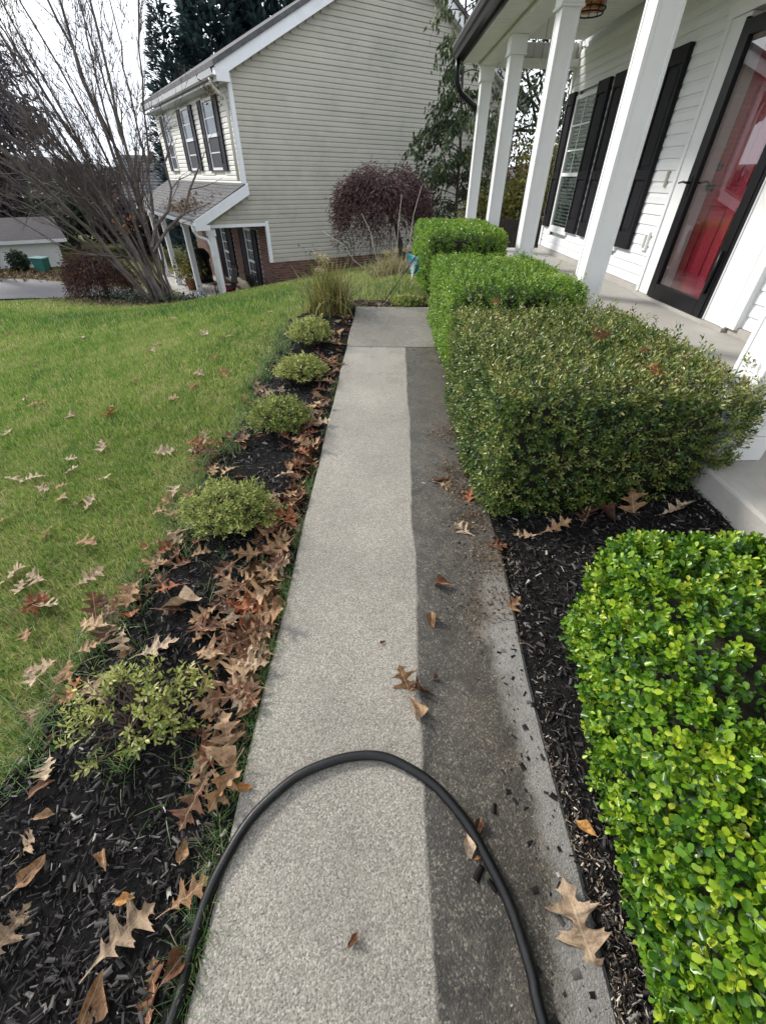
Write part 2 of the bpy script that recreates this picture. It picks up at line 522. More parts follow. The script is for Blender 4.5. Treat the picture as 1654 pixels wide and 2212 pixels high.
def walk_mat():
    """Exposed-aggregate concrete: a pressure-washed pale strip beside a strip still grey-brown with grime."""
    mt, n, l, p = new_mat('walk_concrete')
    g = n.new('ShaderNodeTexCoord')
    o = g.outputs['Object']
    sx = n.new('ShaderNodeSeparateXYZ'); l.new(o, sx.inputs[0])
    X, Y = sx.outputs[0], sx.outputs[1]
    wob = noise(n, l, 1.7, 5, 0.62, o)
    # across = x - 0.034 y + wobble
    ac = math_n(n, l, 'SUBTRACT', X, math_n(n, l, 'MULTIPLY', Y, 0.034))
    ac2 = math_n(n, l, 'ADD', ac, math_n(n, l, 'MULTIPLY', math_n(n, l, 'SUBTRACT', wob.outputs['Fac'], 0.5), 0.085))
    # grime begins at about 0.125, sharply
    gr = n.new('ShaderNodeMapRange'); gr.inputs[1].default_value = 0.116; gr.inputs[2].default_value = 0.127
    l.new(ac2, gr.inputs[0])
    # beyond the joint the whole slab is unwashed and damp
    far = n.new('ShaderNodeMapRange'); far.inputs[1].default_value = 3.86; far.inputs[2].default_value = 3.88
    l.new(Y, far.inputs[0])
    grime = math_n(n, l, 'ADD', math_n(n, l, 'MULTIPLY', gr.outputs[0], math_n(n, l, 'SUBTRACT', 1.0, far.outputs[0])), math_n(n, l, 'MULTIPLY', far.outputs[0], 0.36))
    # pale worn right-hand edge near the mulch
    n1 = noise(n, l, 3.5, 5, 0.65, o)
    ed = math_n(n, l, 'ADD', ac, math_n(n, l, 'MULTIPLY', math_n(n, l, 'SUBTRACT', n1.outputs['Fac'], 0.5), 0.30))
    er = n.new('ShaderNodeMapRange'); er.inputs[1].default_value = 0.40; er.inputs[2].default_value = 0.46
    l.new(ed, er.inputs[0])
    el = n.new('ShaderNodeMapRange'); el.inputs[1].default_value = 1.35; el.inputs[2].default_value = 0.95
    l.new(Y, el.inputs[0])
    edge = math_n(n, l, 'MULTIPLY', er.outputs[0], el.outputs[0])
    grime = math_n(n, l, 'MULTIPLY', grime, math_n(n, l, 'SUBTRACT', 1.0, math_n(n, l, 'MULTIPLY', edge, 0.8)))
    # aggregate pebbles
    v = n.new('ShaderNodeTexVoronoi'); v.inputs['Scale'].default_value = 235; l.new(o, v.inputs['Vector'])
    v2 = n.new('ShaderNodeTexVoronoi'); v2.inputs['Scale'].default_value = 62; l.new(o, v2.inputs['Vector'])
    peb = ramp(n, [(0.12, (0.140, 0.126, 0.104)), (0.36, (0.245, 0.226, 0.193)), (0.66, (0.340, 0.318, 0.278)), (0.92, (0.55, 0.52, 0.465))])
    sp = n.new('ShaderNodeSeparateColor'); l.new(v.outputs['Color'], sp.inputs[0]); n6 = noise(n, l, 330, 3, 0.75, o)
    l.new(math_n(n, l, 'ADD', math_n(n, l, 'MULTIPLY', sp.outputs[0], 0.50), math_n(n, l, 'MULTIPLY', math_n(n, l, 'SUBTRACT', n6.outputs['Fac'], 0.22), 1.0)), peb.inputs['Fac'])
    n2 = noise(n, l, 1.7, 5, 0.7, o)
    blot = ramp(n, [(0.3, (0.74, 0.73, 0.71)), (0.7, (1.14, 1.13, 1.11))]); l.new(n2.outputs['Fac'], blot.inputs['Fac'])
    clean = mixc(n, l, 1.0, peb.outputs['Color'], blot.outputs['Color'], 'MULTIPLY')
    pits = ramp(n, [(0.0, (0.55, 0.55, 0.55)), (0.12, (1, 1, 1))])
    n5 = noise(n, l, 210, 3, 0.7, o)
    pr = ramp(n, [(0.36, (0.34, 0.33, 0.31)), (0.48, (1, 1, 1))]); l.new(n5.outputs['Fac'], pr.inputs['Fac'])
    clean = mixc(n, l, 0.8, clean, pr.outputs['Color'], 'MULTIPLY')
    # grime colour: grey near the washed line, browner to the right, with pale specks of stone showing
    n3 = noise(n, l, 5.0, 6, 0.7, o)
    brown = n.new('ShaderNodeMapRange'); brown.inputs[1].default_value = 0.17; brown.inputs[2].default_value = 0.36
    l.new(ac2, brown.inputs[0])
    gcol = mixc(n, l, math_n(n, l, 'MULTIPLY', brown.outputs[0], math_n(n, l, 'MULTIPLY', n3.outputs['Fac'], 1.7), True), (0.033, 0.031, 0.028), (0.036, 0.027, 0.017))
    gb = ramp(n, [(0.36, (0.45, 0.45, 0.45)), (0.64, (1.8, 1.75, 1.65))]); l.new(n3.outputs['Fac'], gb.inputs['Fac'])
    gcol = mixc(n, l, 1.0, gcol, gb.outputs['Color'], 'MULTIPLY')
    sp2 = n.new('ShaderNodeSeparateColor'); l.new(v.outputs['Color'], sp2.inputs[0])
    spk = ramp(n, [(0.66, (0, 0, 0)), (0.95, (0.9, 0.9, 0.9))]); l.new(sp2.outputs[1], spk.inputs['Fac'])
    gcol = mixc(n, l, spk.outputs['Color'], gcol, (0.175, 0.155, 0.120))
    n7 = noise(n, l, 11.0, 6, 0.8, o, 0.8)
    b7 = ramp(n, [(0.40, (0.42, 0.38, 0.34)), (0.52, (1, 1, 1)), (0.70, (1.5, 1.45, 1.38))]); l.new(n7.outputs['Fac'], b7.inputs['Fac'])
    gcol = mixc(n, l, 1.0, gcol, b7.outputs['Color'], 'MULTIPLY')
    dk = ramp(n, [(0.0, (0.25, 0.25, 0.25)), (0.35, (1, 1, 1))]); l.new(sp2.outputs[2], dk.inputs['Fac'])
    gcol = mixc(n, l, 1.0, gcol, dk.outputs['Color'], 'MULTIPLY')
    col = mixc(n, l, math_n(n, l, 'MULTIPLY', grime, 0.93), clean, gcol)
    # smooth grey cement skin on the worn edge
    n4 = noise(n, l, 40, 4, 0.7, o)
    ec = ramp(n, [(0.3, (0.17, 0.165, 0.162)), (0.7, (0.27, 0.262, 0.25))]); l.new(n4.outputs['Fac'], ec.inputs['Fac'])
    col = mixc(n, l, math_n(n, l, 'MULTIPLY', edge, 0.55), col, ec.outputs['Color'])
    l.new(col, p.inputs['Base Color'])
    # damp: smoother far away and on the unwashed strip
    wet = n.new('ShaderNodeMapRange'); wet.inputs[1].default_value = 0.8; wet.inputs[2].default_value = 3.2
    wet.inputs[3].default_value = 0.60; wet.inputs[4].default_value = 0.27
    l.new(Y, wet.inputs[0])
    rr = math_n(n, l, 'ADD', wet.outputs[0], math_n(n, l, 'MULTIPLY', math_n(n, l, 'SUBTRACT', n2.outputs['Fac'], 0.5), 0.35))
    l.new(rr, p.inputs['Roughness'])
    b = n.new('ShaderNodeBump'); b.inputs['Strength'].default_value = 1.0; b.inputs['Distance'].default_value = 0.004
    h = math_n(n, l, 'ADD', math_n(n, l, 'MULTIPLY', v.outputs['Distance'], -0.35), math_n(n, l, 'ADD', math_n(n, l, 'MULTIPLY', n5.outputs['Fac'], 1.0), math_n(n, l, 'MULTIPLY', n6.outputs['Fac'], 0.8)))
    l.new(h, b.inputs['Height']); l.new(b.outputs['Normal'], p.inputs['Normal'])
    return mt


M['walk'] = walk_mat()


def ground_mat():
    mt, n, l, p = new_mat('turf_soil')
    g = n.new('ShaderNodeTexCoord'); o = g.outputs['Object']
    a = noise(n, l, 0.35, 5, 0.65, o); b2 = noise(n, l, 9, 5, 0.7, o)
    c1 = ramp(n, [(0.35, (0.075, 0.095, 0.026)), (0.5, (0.105, 0.125, 0.036)), (0.65, (0.150, 0.135, 0.062))])
    l.new(a.outputs['Fac'], c1.inputs['Fac'])
    c2 = ramp(n, [(0.3, (0.6, 0.6, 0.55)), (0.7, (1.25, 1.2, 1.1))]); l.new(b2.outputs['Fac'], c2.inputs['Fac'])
    l.new(mixc(n, l, 1.0, c1.outputs['Color'], c2.outputs['Color'], 'MULTIPLY'), p.inputs['Base Color'])
    p.inputs['Roughness'].default_value = 0.95; p.inputs['Specular IOR Level'].default_value = 0.1
    bp = n.new('ShaderNodeBump'); bp.inputs['Strength'].default_value = 0.8; bp.inputs['Distance'].default_value = 0.03
    l.new(b2.outputs['Fac'], bp.inputs['Height']); l.new(bp.outputs['Normal'], p.inputs['Normal'])
    return mt


M['ground'] = ground_mat()
M['mulchbase'] = plain('mulch_ground', (0.007, 0.0065, 0.0065), 0.95, 0.5, 25, 1.0, 45, spec=0.1)
M['chip'] = leafmat('mulch_chip', [(0, (0.003, 0.0027, 0.0027)), (0.48, (0.013, 0.0115, 0.011)), (0.78, (0.038, 0.034, 0.032)), (0.95, (0.11, 0.10, 0.094)), (1, (0.36, 0.33, 0.29))], 0.6, 0.0, 0.16)  # paler stops also put wet glints into the chip colour
M['grit'] = leafmat('shell_grit', [(0, (0.03, 0.022, 0.016)), (0.55, (0.16, 0.115, 0.08)), (0.85, (0.38, 0.32, 0.24)), (1, (0.58, 0.52, 0.42))], 0.7, 0.0, 0.3)
M['grass'] = leafmat('grass_blade', [(0, (0.040, 0.110, 0.034)), (0.28, (0.105, 0.205, 0.036)), (0.58, (0.195, 0.305, 0.055)), (0.84, (0.31, 0.36, 0.10)), (1, (0.44, 0.38, 0.21))], 0.6, 0.4, 0.15)
M['weed'] = leafmat('edge_grass', [(0, (0.04, 0.10, 0.03)), (0.55, (0.10, 0.19, 0.05)), (0.85, (0.20, 0.25, 0.09)), (1, (0.34, 0.30, 0.17))], 0.5, 0.3, 0.4)
M['sedge'] = leafmat('ornamental_grass', [(0, (0.05, 0.085, 0.022)), (0.4, (0.13, 0.15, 0.035)), (0.75, (0.29, 0.24, 0.065)), (1, (0.40, 0.34, 0.17))], 0.5, 0.3, 0.4)
M['tansedge'] = leafmat('dry_grass', [(0, (0.15, 0.16, 0.06)), (0.5, (0.32, 0.28, 0.13)), (1, (0.46, 0.41, 0.27))], 0.6, 0.3, 0.3)
BOX = [(0, (0.012, 0.045, 0.006)), (0.30, (0.038, 0.115, 0.010)), (0.58, (0.120, 0.250, 0.014)), (0.80, (0.26, 0.385, 0.024)), (1, (0.46, 0.50, 0.045))]
M['box'] = leafmat('boxwood_leaf', BOX, 0.30, 0.26, 0.5)
M['boxone'] = leafmat('boxwood_leaf_single', BOX, 0.30, 0.26, 0.5, 'object')
M['boxfar'] = leafmat('clipped_leaf', [(0, (0.016, 0.060, 0.008)), (0.3, (0.060, 0.155, 0.014)), (0.62, (0.175, 0.315, 0.030)), (1, (0.34, 0.45, 0.07))], 0.35, 0.35, 0.5)
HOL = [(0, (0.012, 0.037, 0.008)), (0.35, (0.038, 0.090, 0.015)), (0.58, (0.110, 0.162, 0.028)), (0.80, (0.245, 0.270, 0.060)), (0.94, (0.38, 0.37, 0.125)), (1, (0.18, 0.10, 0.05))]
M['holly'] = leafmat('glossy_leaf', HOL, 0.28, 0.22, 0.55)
M['hollyone'] = leafmat('glossy_leaf_single', HOL, 0.28, 0.22, 0.55, 'object')
M['shrub'] = leafmat('variegated_leaf', [(0, (0.04, 0.085, 0.018)), (0.35, (0.13, 0.19, 0.040)), (0.7, (0.31, 0.34, 0.085)), (1, (0.52, 0.50, 0.20))], 0.45, 0.3, 0.4)
M['maple'] = leafmat('purple_maple_leaf', [(0, (0.030, 0.015, 0.017)), (0.45, (0.078, 0.040, 0.041)), (0.8, (0.145, 0.082, 0.078)), (1, (0.24, 0.155, 0.135))], 0.6, 0.25, 0.3)
M['redshrub'] = leafmat('russet_leaf', [(0, (0.035, 0.020, 0.018)), (0.5, (0.085, 0.042, 0.034)), (0.85, (0.14, 0.065, 0.045)), (1, (0.20, 0.12, 0.08))], 0.65, 0.2, 0.3)
M['conifer'] = leafmat('conifer_spray', [(0, (0.020, 0.040, 0.044)), (0.5, (0.046, 0.080, 0.084)), (1, (0.095, 0.140, 0.140))], 0.6, 0.15, 0.3)
M['plum'] = leafmat('plum_spray', [(0, (0.022, 0.020, 0.032)), (0.5, (0.042, 0.038, 0.056)), (1, (0.085, 0.075, 0.095))], 0.7, 0.15, 0.2)
M['willow'] = leafmat('weeping_leaf', [(0, (0.020, 0.038, 0.016)), (0.5, (0.048, 0.078, 0.030)), (0.85, (0.10, 0.130, 0.045)), (1, (0.19, 0.20, 0.06))], 0.5, 0.3, 0.35)
M['olive'] = leafmat('olive_leaf', [(0, (0.05, 0.055, 0.012)), (0.5, (0.13, 0.13, 0.025)), (0.9, (0.22, 0.19, 0.04)), (1, (0.38, 0.21, 0.08))], 0.5, 0.3, 0.3)
M['woods'] = leafmat('woodland_leaf', [(0, (0.028, 0.025, 0.030)), (0.5, (0.055, 0.049, 0.054)), (0.85, (0.085, 0.073, 0.074)), (1, (0.13, 0.095, 0.08))], 0.8, 0.1, 0.1)
M['darkgreen'] = leafmat('dark_shrub_leaf', [(0, (0.010, 0.022, 0.012)), (0.6, (0.028, 0.052, 0.026)), (1, (0.06, 0.09, 0.045))], 0.5, 0.2, 0.4)
M['litter'] = leafmat('leaf_litter', [(0, (0.055, 0.035, 0.022)), (0.5, (0.13, 0.085, 0.050)), (0.85, (0.22, 0.155, 0.09)), (1, (0.33, 0.26, 0.17))], 0.8, 0.15, 0.2)
M['orange'] = leafmat('orange_leaf', [(0, (0.28, 0.10, 0.035)), (1, (0.46, 0.22, 0.09))], 0.6, 0.3, 0.3)


def fallen(name, stops):
    mt = leafmat(name, stops, 0.6, 0.18, 0.25, 'object')
    n, l = mt.node_tree.nodes, mt.node_tree.links
    p = n['Principled BSDF']
    g = n.new('ShaderNodeTexCoord')
    sep = n.new('ShaderNodeSeparateXYZ'); l.new(g.outputs['Generated'], sep.inputs[0])
    w = noise(n, l, 9.0, 5, 0.7, g.outputs['Generated'])
    b = n.new('ShaderNodeBump'); b.inputs['Strength'].default_value = 0.35; b.inputs['Distance'].default_value = 0.004
    l.new(w.outputs['Fac'], b.inputs['Height']); l.new(b.outputs['Normal'], p.inputs['Normal'])
    # blotches of decay and a paler midrib
    src = p.inputs['Base Color'].links[0].from_socket
    w2 = noise(n, l, 3.5, 5, 0.75, g.outputs['Object'], 0.8)
    br = ramp(n, [(0.36, (0.45, 0.38, 0.34)), (0.52, (1.0, 1.0, 1.0)), (0.72, (1.25, 1.22, 1.15))]); l.new(w2.outputs['Fac'], br.inputs['Fac'])
    so = n.new('ShaderNodeSeparateXYZ'); l.new(g.outputs['Object'], so.inputs[0])
    rib = math_n(n, l, 'LESS_THAN', math_n(n, l, 'ABSOLUTE', so.outputs[1]), 0.013)
    col = mixc(n, l, 1.0, src, br.outputs['Color'], 'MULTIPLY')
    col = mixc(n, l, math_n(n, l, 'MULTIPLY', rib, 0.45), col, (0.50, 0.38, 0.25))
    for lk in list(src.links):
        if lk.to_socket.name in ('Base Color', 'Color') and lk.to_node.type in ('BSDF_PRINCIPLED', 'BSDF_TRANSLUCENT'):
            l.new(col, lk.to_socket)
    return mt


M['leaf_pale'] = fallen('pale_dead_leaf', [(0, (0.27, 0.185, 0.115)), (0.5, (0.37, 0.27, 0.18)), (1, (0.46, 0.36, 0.255))])
M['leaf_tan'] = fallen('tan_dead_leaf', [(0, (0.22, 0.118, 0.056)), (0.5, (0.32, 0.190, 0.100)), (1, (0.44, 0.29, 0.17))])
M['leaf_brown'] = fallen('brown_dead_leaf', [(0, (0.075, 0.032, 0.018)), (0.5, (0.12, 0.054, 0.028)), (1, (0.18, 0.085, 0.043))])
M['leaf_russet'] = fallen('russet_dead_leaf', [(0, (0.16, 0.040, 0.018)), (0.5, (0.25, 0.075, 0.028)), (1, (0.32, 0.12, 0.045))])
M['leaf_amber'] = fallen('amber_dead_leaf', [(0, (0.40, 0.17, 0.04)), (1, (0.52, 0.28, 0.09))])
# ---------------------------------------------------------------- terrain
def path_z(y): return 0.057 * y
def path_l(y): return -0.41 + 0.034 * y
def path_r(y): return 0.515 + 0.034 * y


PORCH_X, PORCH_Z, PORCH_END = 1.47, 0.41, 9.06
ctrl = []
for y in (-3, -1.5, 0, 1.2, 2.4, 3.6, 5.0):
    zz = 0.057 * max(y, -1.5) - 0.03
    ctrl += [(path_l(y), y, zz), (path_r(y), y, zz), (path_l(y) - 0.3, y, zz - 0.005), (-1.05, y, zz - 0.03), (0.05, y, zz)]
for y in (-3, -1, 0.5, 1.5, 3, 5, 7, 9):
    ctrl += [(PORCH_X, y, 0.275 + 0.005 * max(0, y)), (3.5, y, 0.27)]
ctrl += [(-2.5, 0, -.14), (-2.5, 2.5, -.08), (-2.5, 5, -.10), (-2, -3, -.2), (-5, 2, -.42), (-5, 5, -.46), (-4.2, 11, -.90), (-3.6, 12.5, -.98),
         (-4.9, 10.5, -.93), (-5.58, 11.96, -1.22), (-10, 12.3, -1.30), (-8, 10, -1.0), (-9, 5, -.85), (-8, 0, -.8), (-7.9, 13.4, -1.36),
         (-3.0, 14.62, -1.20), (-2.95, 13.7, -1.09), (-.72, 16.1, -.95), (1.5, 17.5, -.72), (4, 19.2, -.6), (.3, 7.0, .15), (.5, 9, -.02), (.6, 12.5, -.36), (-.6, 8, -.02),
         (-1.2, 7, .02), (-1.3, 10.5, -.40), (1.4, 7.2, .27), (1.6, 10.0, .0), (-2.5, 9, -.38), (.62, 5.6, .24), (-.7, 5.5, .21),
         (-12, 14.4, -1.66), (-9.5, 14.8, -1.68), (-13, 18, -1.76), (-16, 20.5, -1.82), (-5.0, 15.4, -2.3), (-4.3, 15.3, -2.25), (-6.3, 17.5, -2.3), (-8.5, 21, -2.25), (-5.2, 14.0, -1.75),
         (-9.5, 17, -1.95), (3, 11, -.1), (6, 14, -.6), (2.3, 14.8, -.5), (8, 3, .2), (0, 40, -2.3), (-22, 40, -2.3), (22, 40, -2.0),
         (-30, 20, -2.0), (30, 0, -.3), (12, -12, 0), (-12, -12, -.8), (0, -8, -.3), (-50, 70, -2.6), (50, 70, -2.5), (0, 110, -2.6), (60, -40, -.5), (-60, -40, -1.5), (-70, 20, -2.2), (70, 30, -1.5)]
ctrl = np.array(ctrl, float)
_xy = ctrl[:, :2]
_D = np.sqrt(((_xy[:, None] - _xy[None]) ** 2).sum(-1) + 0.04)
_N = len(ctrl)
_A = np.zeros((_N + 3, _N + 3))
_A[:_N, :_N] = _D
_A[:_N, _N] = 1; _A[:_N, _N + 1:] = _xy; _A[_N, :_N] = 1; _A[_N + 1:, :_N] = _xy.T
_W = np.linalg.solve(_A, np.concatenate([ctrl[:, 2], [0, 0, 0]]))


def g(x, y):
    x = np.atleast_1d(np.asarray(x, float)); y = np.atleast_1d(np.asarray(y, float))
    out = np.empty(len(x))
    for s in range(0, len(x), 20000):
        e = s + 20000
        d = np.sqrt((x[s:e, None] - _xy[None, :, 0]) ** 2 + (y[s:e, None] - _xy[None, :, 1]) ** 2 + 0.04)
        out[s:e] = d @ _W[:_N] + _W[_N] + x[s:e] * _W[_N + 1] + y[s:e] * _W[_N + 2]
    return out


def g1(x, y): return float(g([x], [y])[0])


def sheet(name, xs, ys, zf, mat, label=None, kind='structure', keep=None):
    X, Y = np.meshgrid(xs, ys)
    X, Y = X.ravel(), Y.ravel()
    V = np.stack([X, Y, zf(X, Y)], 1)
    nx, ny = len(xs), len(ys)
    i = np.arange(nx - 1)[None, :] + (np.arange(ny - 1) * nx)[:, None]
    F = np.stack([i, i + 1, i + 1 + nx, i + nx], -1).reshape(-1, 4)
    if keep is not None:
        c = V[F].mean(1)
        F = F[keep(c[:, 0], c[:, 1])]
    o = link(name, np_mesh(name, V, F, mat, True))
    return tag(o, label, None, None, kind)


xs = np.concatenate([-np.geomspace(400, 17, 14), np.arange(-16, -3, 0.4), np.arange(-3, 3, 0.12), np.arange(3, 16, 0.5), np.geomspace(16, 400, 14)])
ys = np.concatenate([-np.geomspace(200, 4, 12), np.arange(-3.5, 7, 0.14), np.arange(7, 26, 0.4), np.geomspace(26, 700, 18)])
sheet('ground', xs, ys, lambda x, y: g(x, y) - 0.02, M['ground'], 'sloping turf ground running out to the distant woods')


# borders of the two planting beds
_by = np.array([-2.0, 0.0, 0.54, 0.76, 1.2, 1.74, 2.16, 2.87, 3.4, 3.95, 4.75, 5.3, 5.75])
_bx = np.array([-1.9, -1.45, -1.13, -1.05, -1.04, -0.99, -0.94, -0.91, -0.93, -0.95, -0.86, -0.70, -0.35])


def bed_l(y):
    y = np.asarray(y, float)
    return np.interp(y, _by, _bx) + 0.035 * np.sin(5.3 * y) + 0.02 * np.sin(13.1 * y + 1)


def in_left_bed(x, y):
    a = (y < 5.07) & (x > bed_l(y)) & (x < path_l(y) + 0.06)
    b = (y >= 5.07) & (y < 5.62 + 0.06 * np.sin(4 * x)) & (x > bed_l(y)) & (x < 0.95)
    return a | b


def in_right_bed(x, y):
    return (x > path_r(y) - 0.06) & (x < PORCH_X + 0.01) & (y < 8.9) & ~((y > 5.62) & (x < 0.35)) 


def bed_h(x, y):
    h = g(x, y) + 0.012 + 0.010 * np.sin(9 * x + 4 * y) * np.sin(7 * y - 3 * x) + 0.006 * np.sin(23 * x + 17 * y)
    d = np.where(y < 5.06, np.maximum(path_l(y) - x, x - path_r(y)), 1.0)      # distance out from the slab edge
    return np.minimum(h, path_z(y) - 0.012 + np.maximum(0, d) * 0.35 + 0.5 * (d > 0.9))


def bed_sheet(name, x0, x1, y0, y1, inside, label):
    st = 0.035
    return sheet(name, np.arange(x0, x1, st), np.arange(y0, y1, st), bed_h, M['mulchbase'], label, 'structure', inside)


bed_sheet('mulch_bed', -2.1, 1.0, -2.0, 5.8, in_left_bed, 'black mulch bed along the lawn side of the walk')
bed_sheet('mulch_bed', 0.40, 1.52, -2.0, 8.9, in_right_bed, 'black mulch bed between the walk and the porch slab')


# the concrete walk: two slabs with a tooled joint
def walk_slab(y0, y1, wide=0.0):
    mb = MB()
    n = 24
    rows = np.linspace(y0, y1, n)
    vs, fs = [], []
    for y in rows:
        xl, xr = path_l(y) + 0.006 * math.sin(7 * y) * (0.6), path_r(y) + 0.008 * math.sin(5 * y + 1) + (0.9 if wide and y > wide else 0)
        zt = path_z(y)
        vs += [(xl, y, zt - 0.13), (xl, y, zt - 0.010), (xl + 0.012, y, zt), (xr - 0.012, y, zt), (xr, y, zt - 0.010), (xr, y, zt - 0.13)]
    for i in range(n - 1):
        for k in range(5):
            a = i * 6 + k
            fs.append((a, a + 1, a + 7, a + 6))
    fs.append((0, 1, 2, 3, 4, 5)[::-1]); e = (n - 1) * 6
    fs.append((e, e + 1, e + 2, e + 3, e + 4, e + 5))
    fs = [f[::-1] for f in fs]
    mb.add(vs, fs)
    o = link('walkway', mb.mesh('walkway', M['walk']))
    return o


w1 = walk_slab(-2.0, 3.862)
tag(w1, 'long concrete walk slab with a pale washed strip beside a dirty strip', None, None, 'structure')
w2 = walk_slab(3.876, 5.06)
tag(w2, 'damp unwashed concrete slab at the far end of the walk', None, None, 'structure')

# driveway and paved band of the house next door, far left
sheet('driveway', np.arange(-30, -8.4, 0.5), np.arange(13.9, 18.4, 0.3), lambda x, y: g(x, y) + 0.02 + 0.0 * x, M['asphalt'],
      'pale driveway beyond the lawn', 'structure', lambda x, y: (y > 14.25 + 0.06 * (x + 10)) & (y < 18.0 + 0.1 * (x + 14)))

# distant wooded ridge
def ridge_z(x, y):
    t = np.clip((y - 60) / 50, 0, 1)
    return -2.9 + t * t * (3 - 2 * t) * (5.6 + 1.3 * np.sin(x * 0.05) + 0.7 * np.sin(x * 0.13 + 1) + 0.35 * np.sin(x * 0.41) + 0.25 * np.sin(x * 0.9 + 2)) 
_mt, _n, _l, _p = new_mat('wooded_hill')
_g = _n.new('ShaderNodeTexCoord')
_t = noise(_n, _l, 0.5, 8, 0.75, _g.outputs['Object'])
_r = ramp(_n, [(0.3, (0.040, 0.036, 0.042)), (0.55, (0.070, 0.062, 0.066)), (0.75, (0.105, 0.088, 0.082))])
_l.new(_t.outputs['Fac'], _r.inputs['Fac']); _l.new(_r.outputs['Color'], _p.inputs['Base Color'])
_p.inputs['Roughness'].default_value = 1.0
M['hill'] = _mt
sheet('hills', np.linspace(-220, 160, 160), np.linspace(60, 150, 24), ridge_z, M['hill'], 'low wooded hill on the horizon')
# ---------------------------------------------------------------- the white house with the porch (right)
WX = 2.95                       # plane of the porch wall
house = thing('white_house', 'white lapboard house with a columned front porch and red door', 'house', (5.5, 3.0, 0.1))
SB, CEIL = 0.478, 2.98          # foot of the siding, porch ceiling
YE = PORCH_END
Y_MIN = -3.0

# slab of the porch
o = MB().box((PORCH_X, Y_MIN, -0.05), (WX + 0.15, YE + 0.12, PORCH_Z)).build('porch_floor', M['porchconcrete'], house, 0.012)
# body of the house
core = MB().box((WX + 0.07, 5.26, -0.3), (9.5, YE, 5.2))
core.box((WX + 0.07, Y_MIN - 4, -0.3), (9.5, 3.70, 5.2)).box((WX + 0.07, 3.70, 2.60), (9.5, 5.26, 5.2)).box((WX + 0.5, 3.70, -0.3), (9.5, 5.26, 2.42))
wall = core.build('wall', M['vinyl'], house)
MB().box((WX - 0.004, 5.27, PORCH_Z), (WX + 0.029, YE - 0.002, SB - 0.004)).box((WX - 0.004, Y_MIN, PORCH_Z), (WX + 0.029, 3.69, SB - 0.004)).build('foundation', M['porchconcrete'], house)

# door opening and windows on the porch wall, in y
DOOR = (3.70, 5.26)
TRIM_L, FR_L, FR_R, TRIM_R = 5.262, 4.968, 4.047, 3.705
WIN = [(7.86, 8.64), (6.12, 6.98)]
W_Z0, W_Z1 = 0.765, 2.375
EXPO = 0.0928


def lap_profile(z0, expo, x, out=0.016, sgn=-1):
    """Outline (x,z) of one dutch-lap course whose back lies at x; sgn=-1 faces -x."""
    return [(x, z0), (x + sgn * out, z0), (x + sgn * (out - 0.003), z0 + expo * 0.62), (x + sgn * 0.003, z0 + expo * 0.93), (x + sgn * 0.003, z0 + expo + 0.004), (x, z0 + expo + 0.004)]


def course(mb, z0, y0, y1, expo=EXPO):
    pr = lap_profile(z0, expo, WX + 0.028)
    mb.prism(pr, 'y', y0, y1)


z = SB
rows = int((CEIL - SB) / EXPO)
for i in range(rows):
    z0 = SB + i * EXPO
    spans = [(TRIM_L + 0.008, YE - 0.07)]
    if z0 + EXPO > W_Z0 - 0.02 and z0 < W_Z1 + 0.02:
        spans = [(TRIM_L + 0.008, WIN[1][0]), (WIN[1][1], WIN[0][0]), (WIN[0][1], YE - 0.07)]
    spans.append((Y_MIN, TRIM_R - 0.11))
    if z0 > 2.55: spans = [(Y_MIN, YE - 0.07)]
    for a, b in spans:
        mb = MB(); course(mb, z0, a, b)
        mb.build('siding_board', M['vinyl'], wall)
MB().box((WX - 0.006, YE - 0.068, SB), (WX + 0.028, YE + 0.012, CEIL)).build('corner_trim', M['white'], house)

# windows with blinds
for k, (a, b) in enumerate(WIN):
    fr = MB()
    t = 0.045
    fr.box((WX - 0.012, a, W_Z0), (WX + 0.029, a + t, W_Z1)).box((WX - 0.012, b - t, W_Z0), (WX + 0.029, b, W_Z1))
    fr.box((WX - 0.012, a + t, W_Z0), (WX + 0.029, b - t, W_Z0 + t)).box((WX - 0.012, a + t, W_Z1 - t), (WX + 0.029, b - t, W_Z1))
    win = fr.build('window', M['white'], house)
    mid = 1.472
    MB().box((WX - 0.018, a - 0.03, W_Z0 - 0.045), (WX + 0.02, b + 0.03, W_Z0 - 0.002)).build('sill', M['white'], win, 0.004)
    MB().box((WX - 0.008, a + t + .002, mid - 0.022), (WX + 0.012, b - t - .002, mid + 0.022)).build('meeting_rail', M['white'], win)
    MB().box((WX + 0.004, a + t + .002, W_Z0 + t + .002), (WX + 0.008, b - t - .002, mid - 0.024)).build('pane', M['winglass'], win)
    MB().box((WX + 0.004, a + t + .002, mid + 0.024), (WX + 0.008, b - t - .002, W_Z1 - t - .002)).build('pane', M['winglass'], win)
    for q in (1, 2):
        zz = mid + (W_Z1 - t - mid) * q / 3
        MB().box((WX + 0.000, a + t, zz - 0.009), (WX + 0.0035, b - t, zz + 0.009)).build('muntin', M['white'], win)
    yy = (a + b) / 2
    MB().box((WX - 0.0005, yy - 0.008, mid + 0.024), (WX - 0.004, yy + 0.008, W_Z1 - t)).build('muntin', M['white'], win)
    # blind slats and a dark room behind
    nsl = 34
    me = MB().cbox((0, 0, 0), (0.036, b - a - 2 * t - 0.03, 0.0016), Matrix.Rotation(R(38), 3, 'Y')).mesh('slat', M['blind'])
    for q in range(nsl):
        s = link('slat', me, win)
        s.location = (WX + 0.036, yy, W_Z0 + t + 0.03 + (W_Z1 - W_Z0 - 2 * t - 0.05) * q / (nsl - 1))
    MB().box((WX + 0.060, a, W_Z0), (WX + 0.066, b, W_Z1)).build('room', M['dark'], win)

SH_Z0, SH_Z1 = 0.775, 2.43


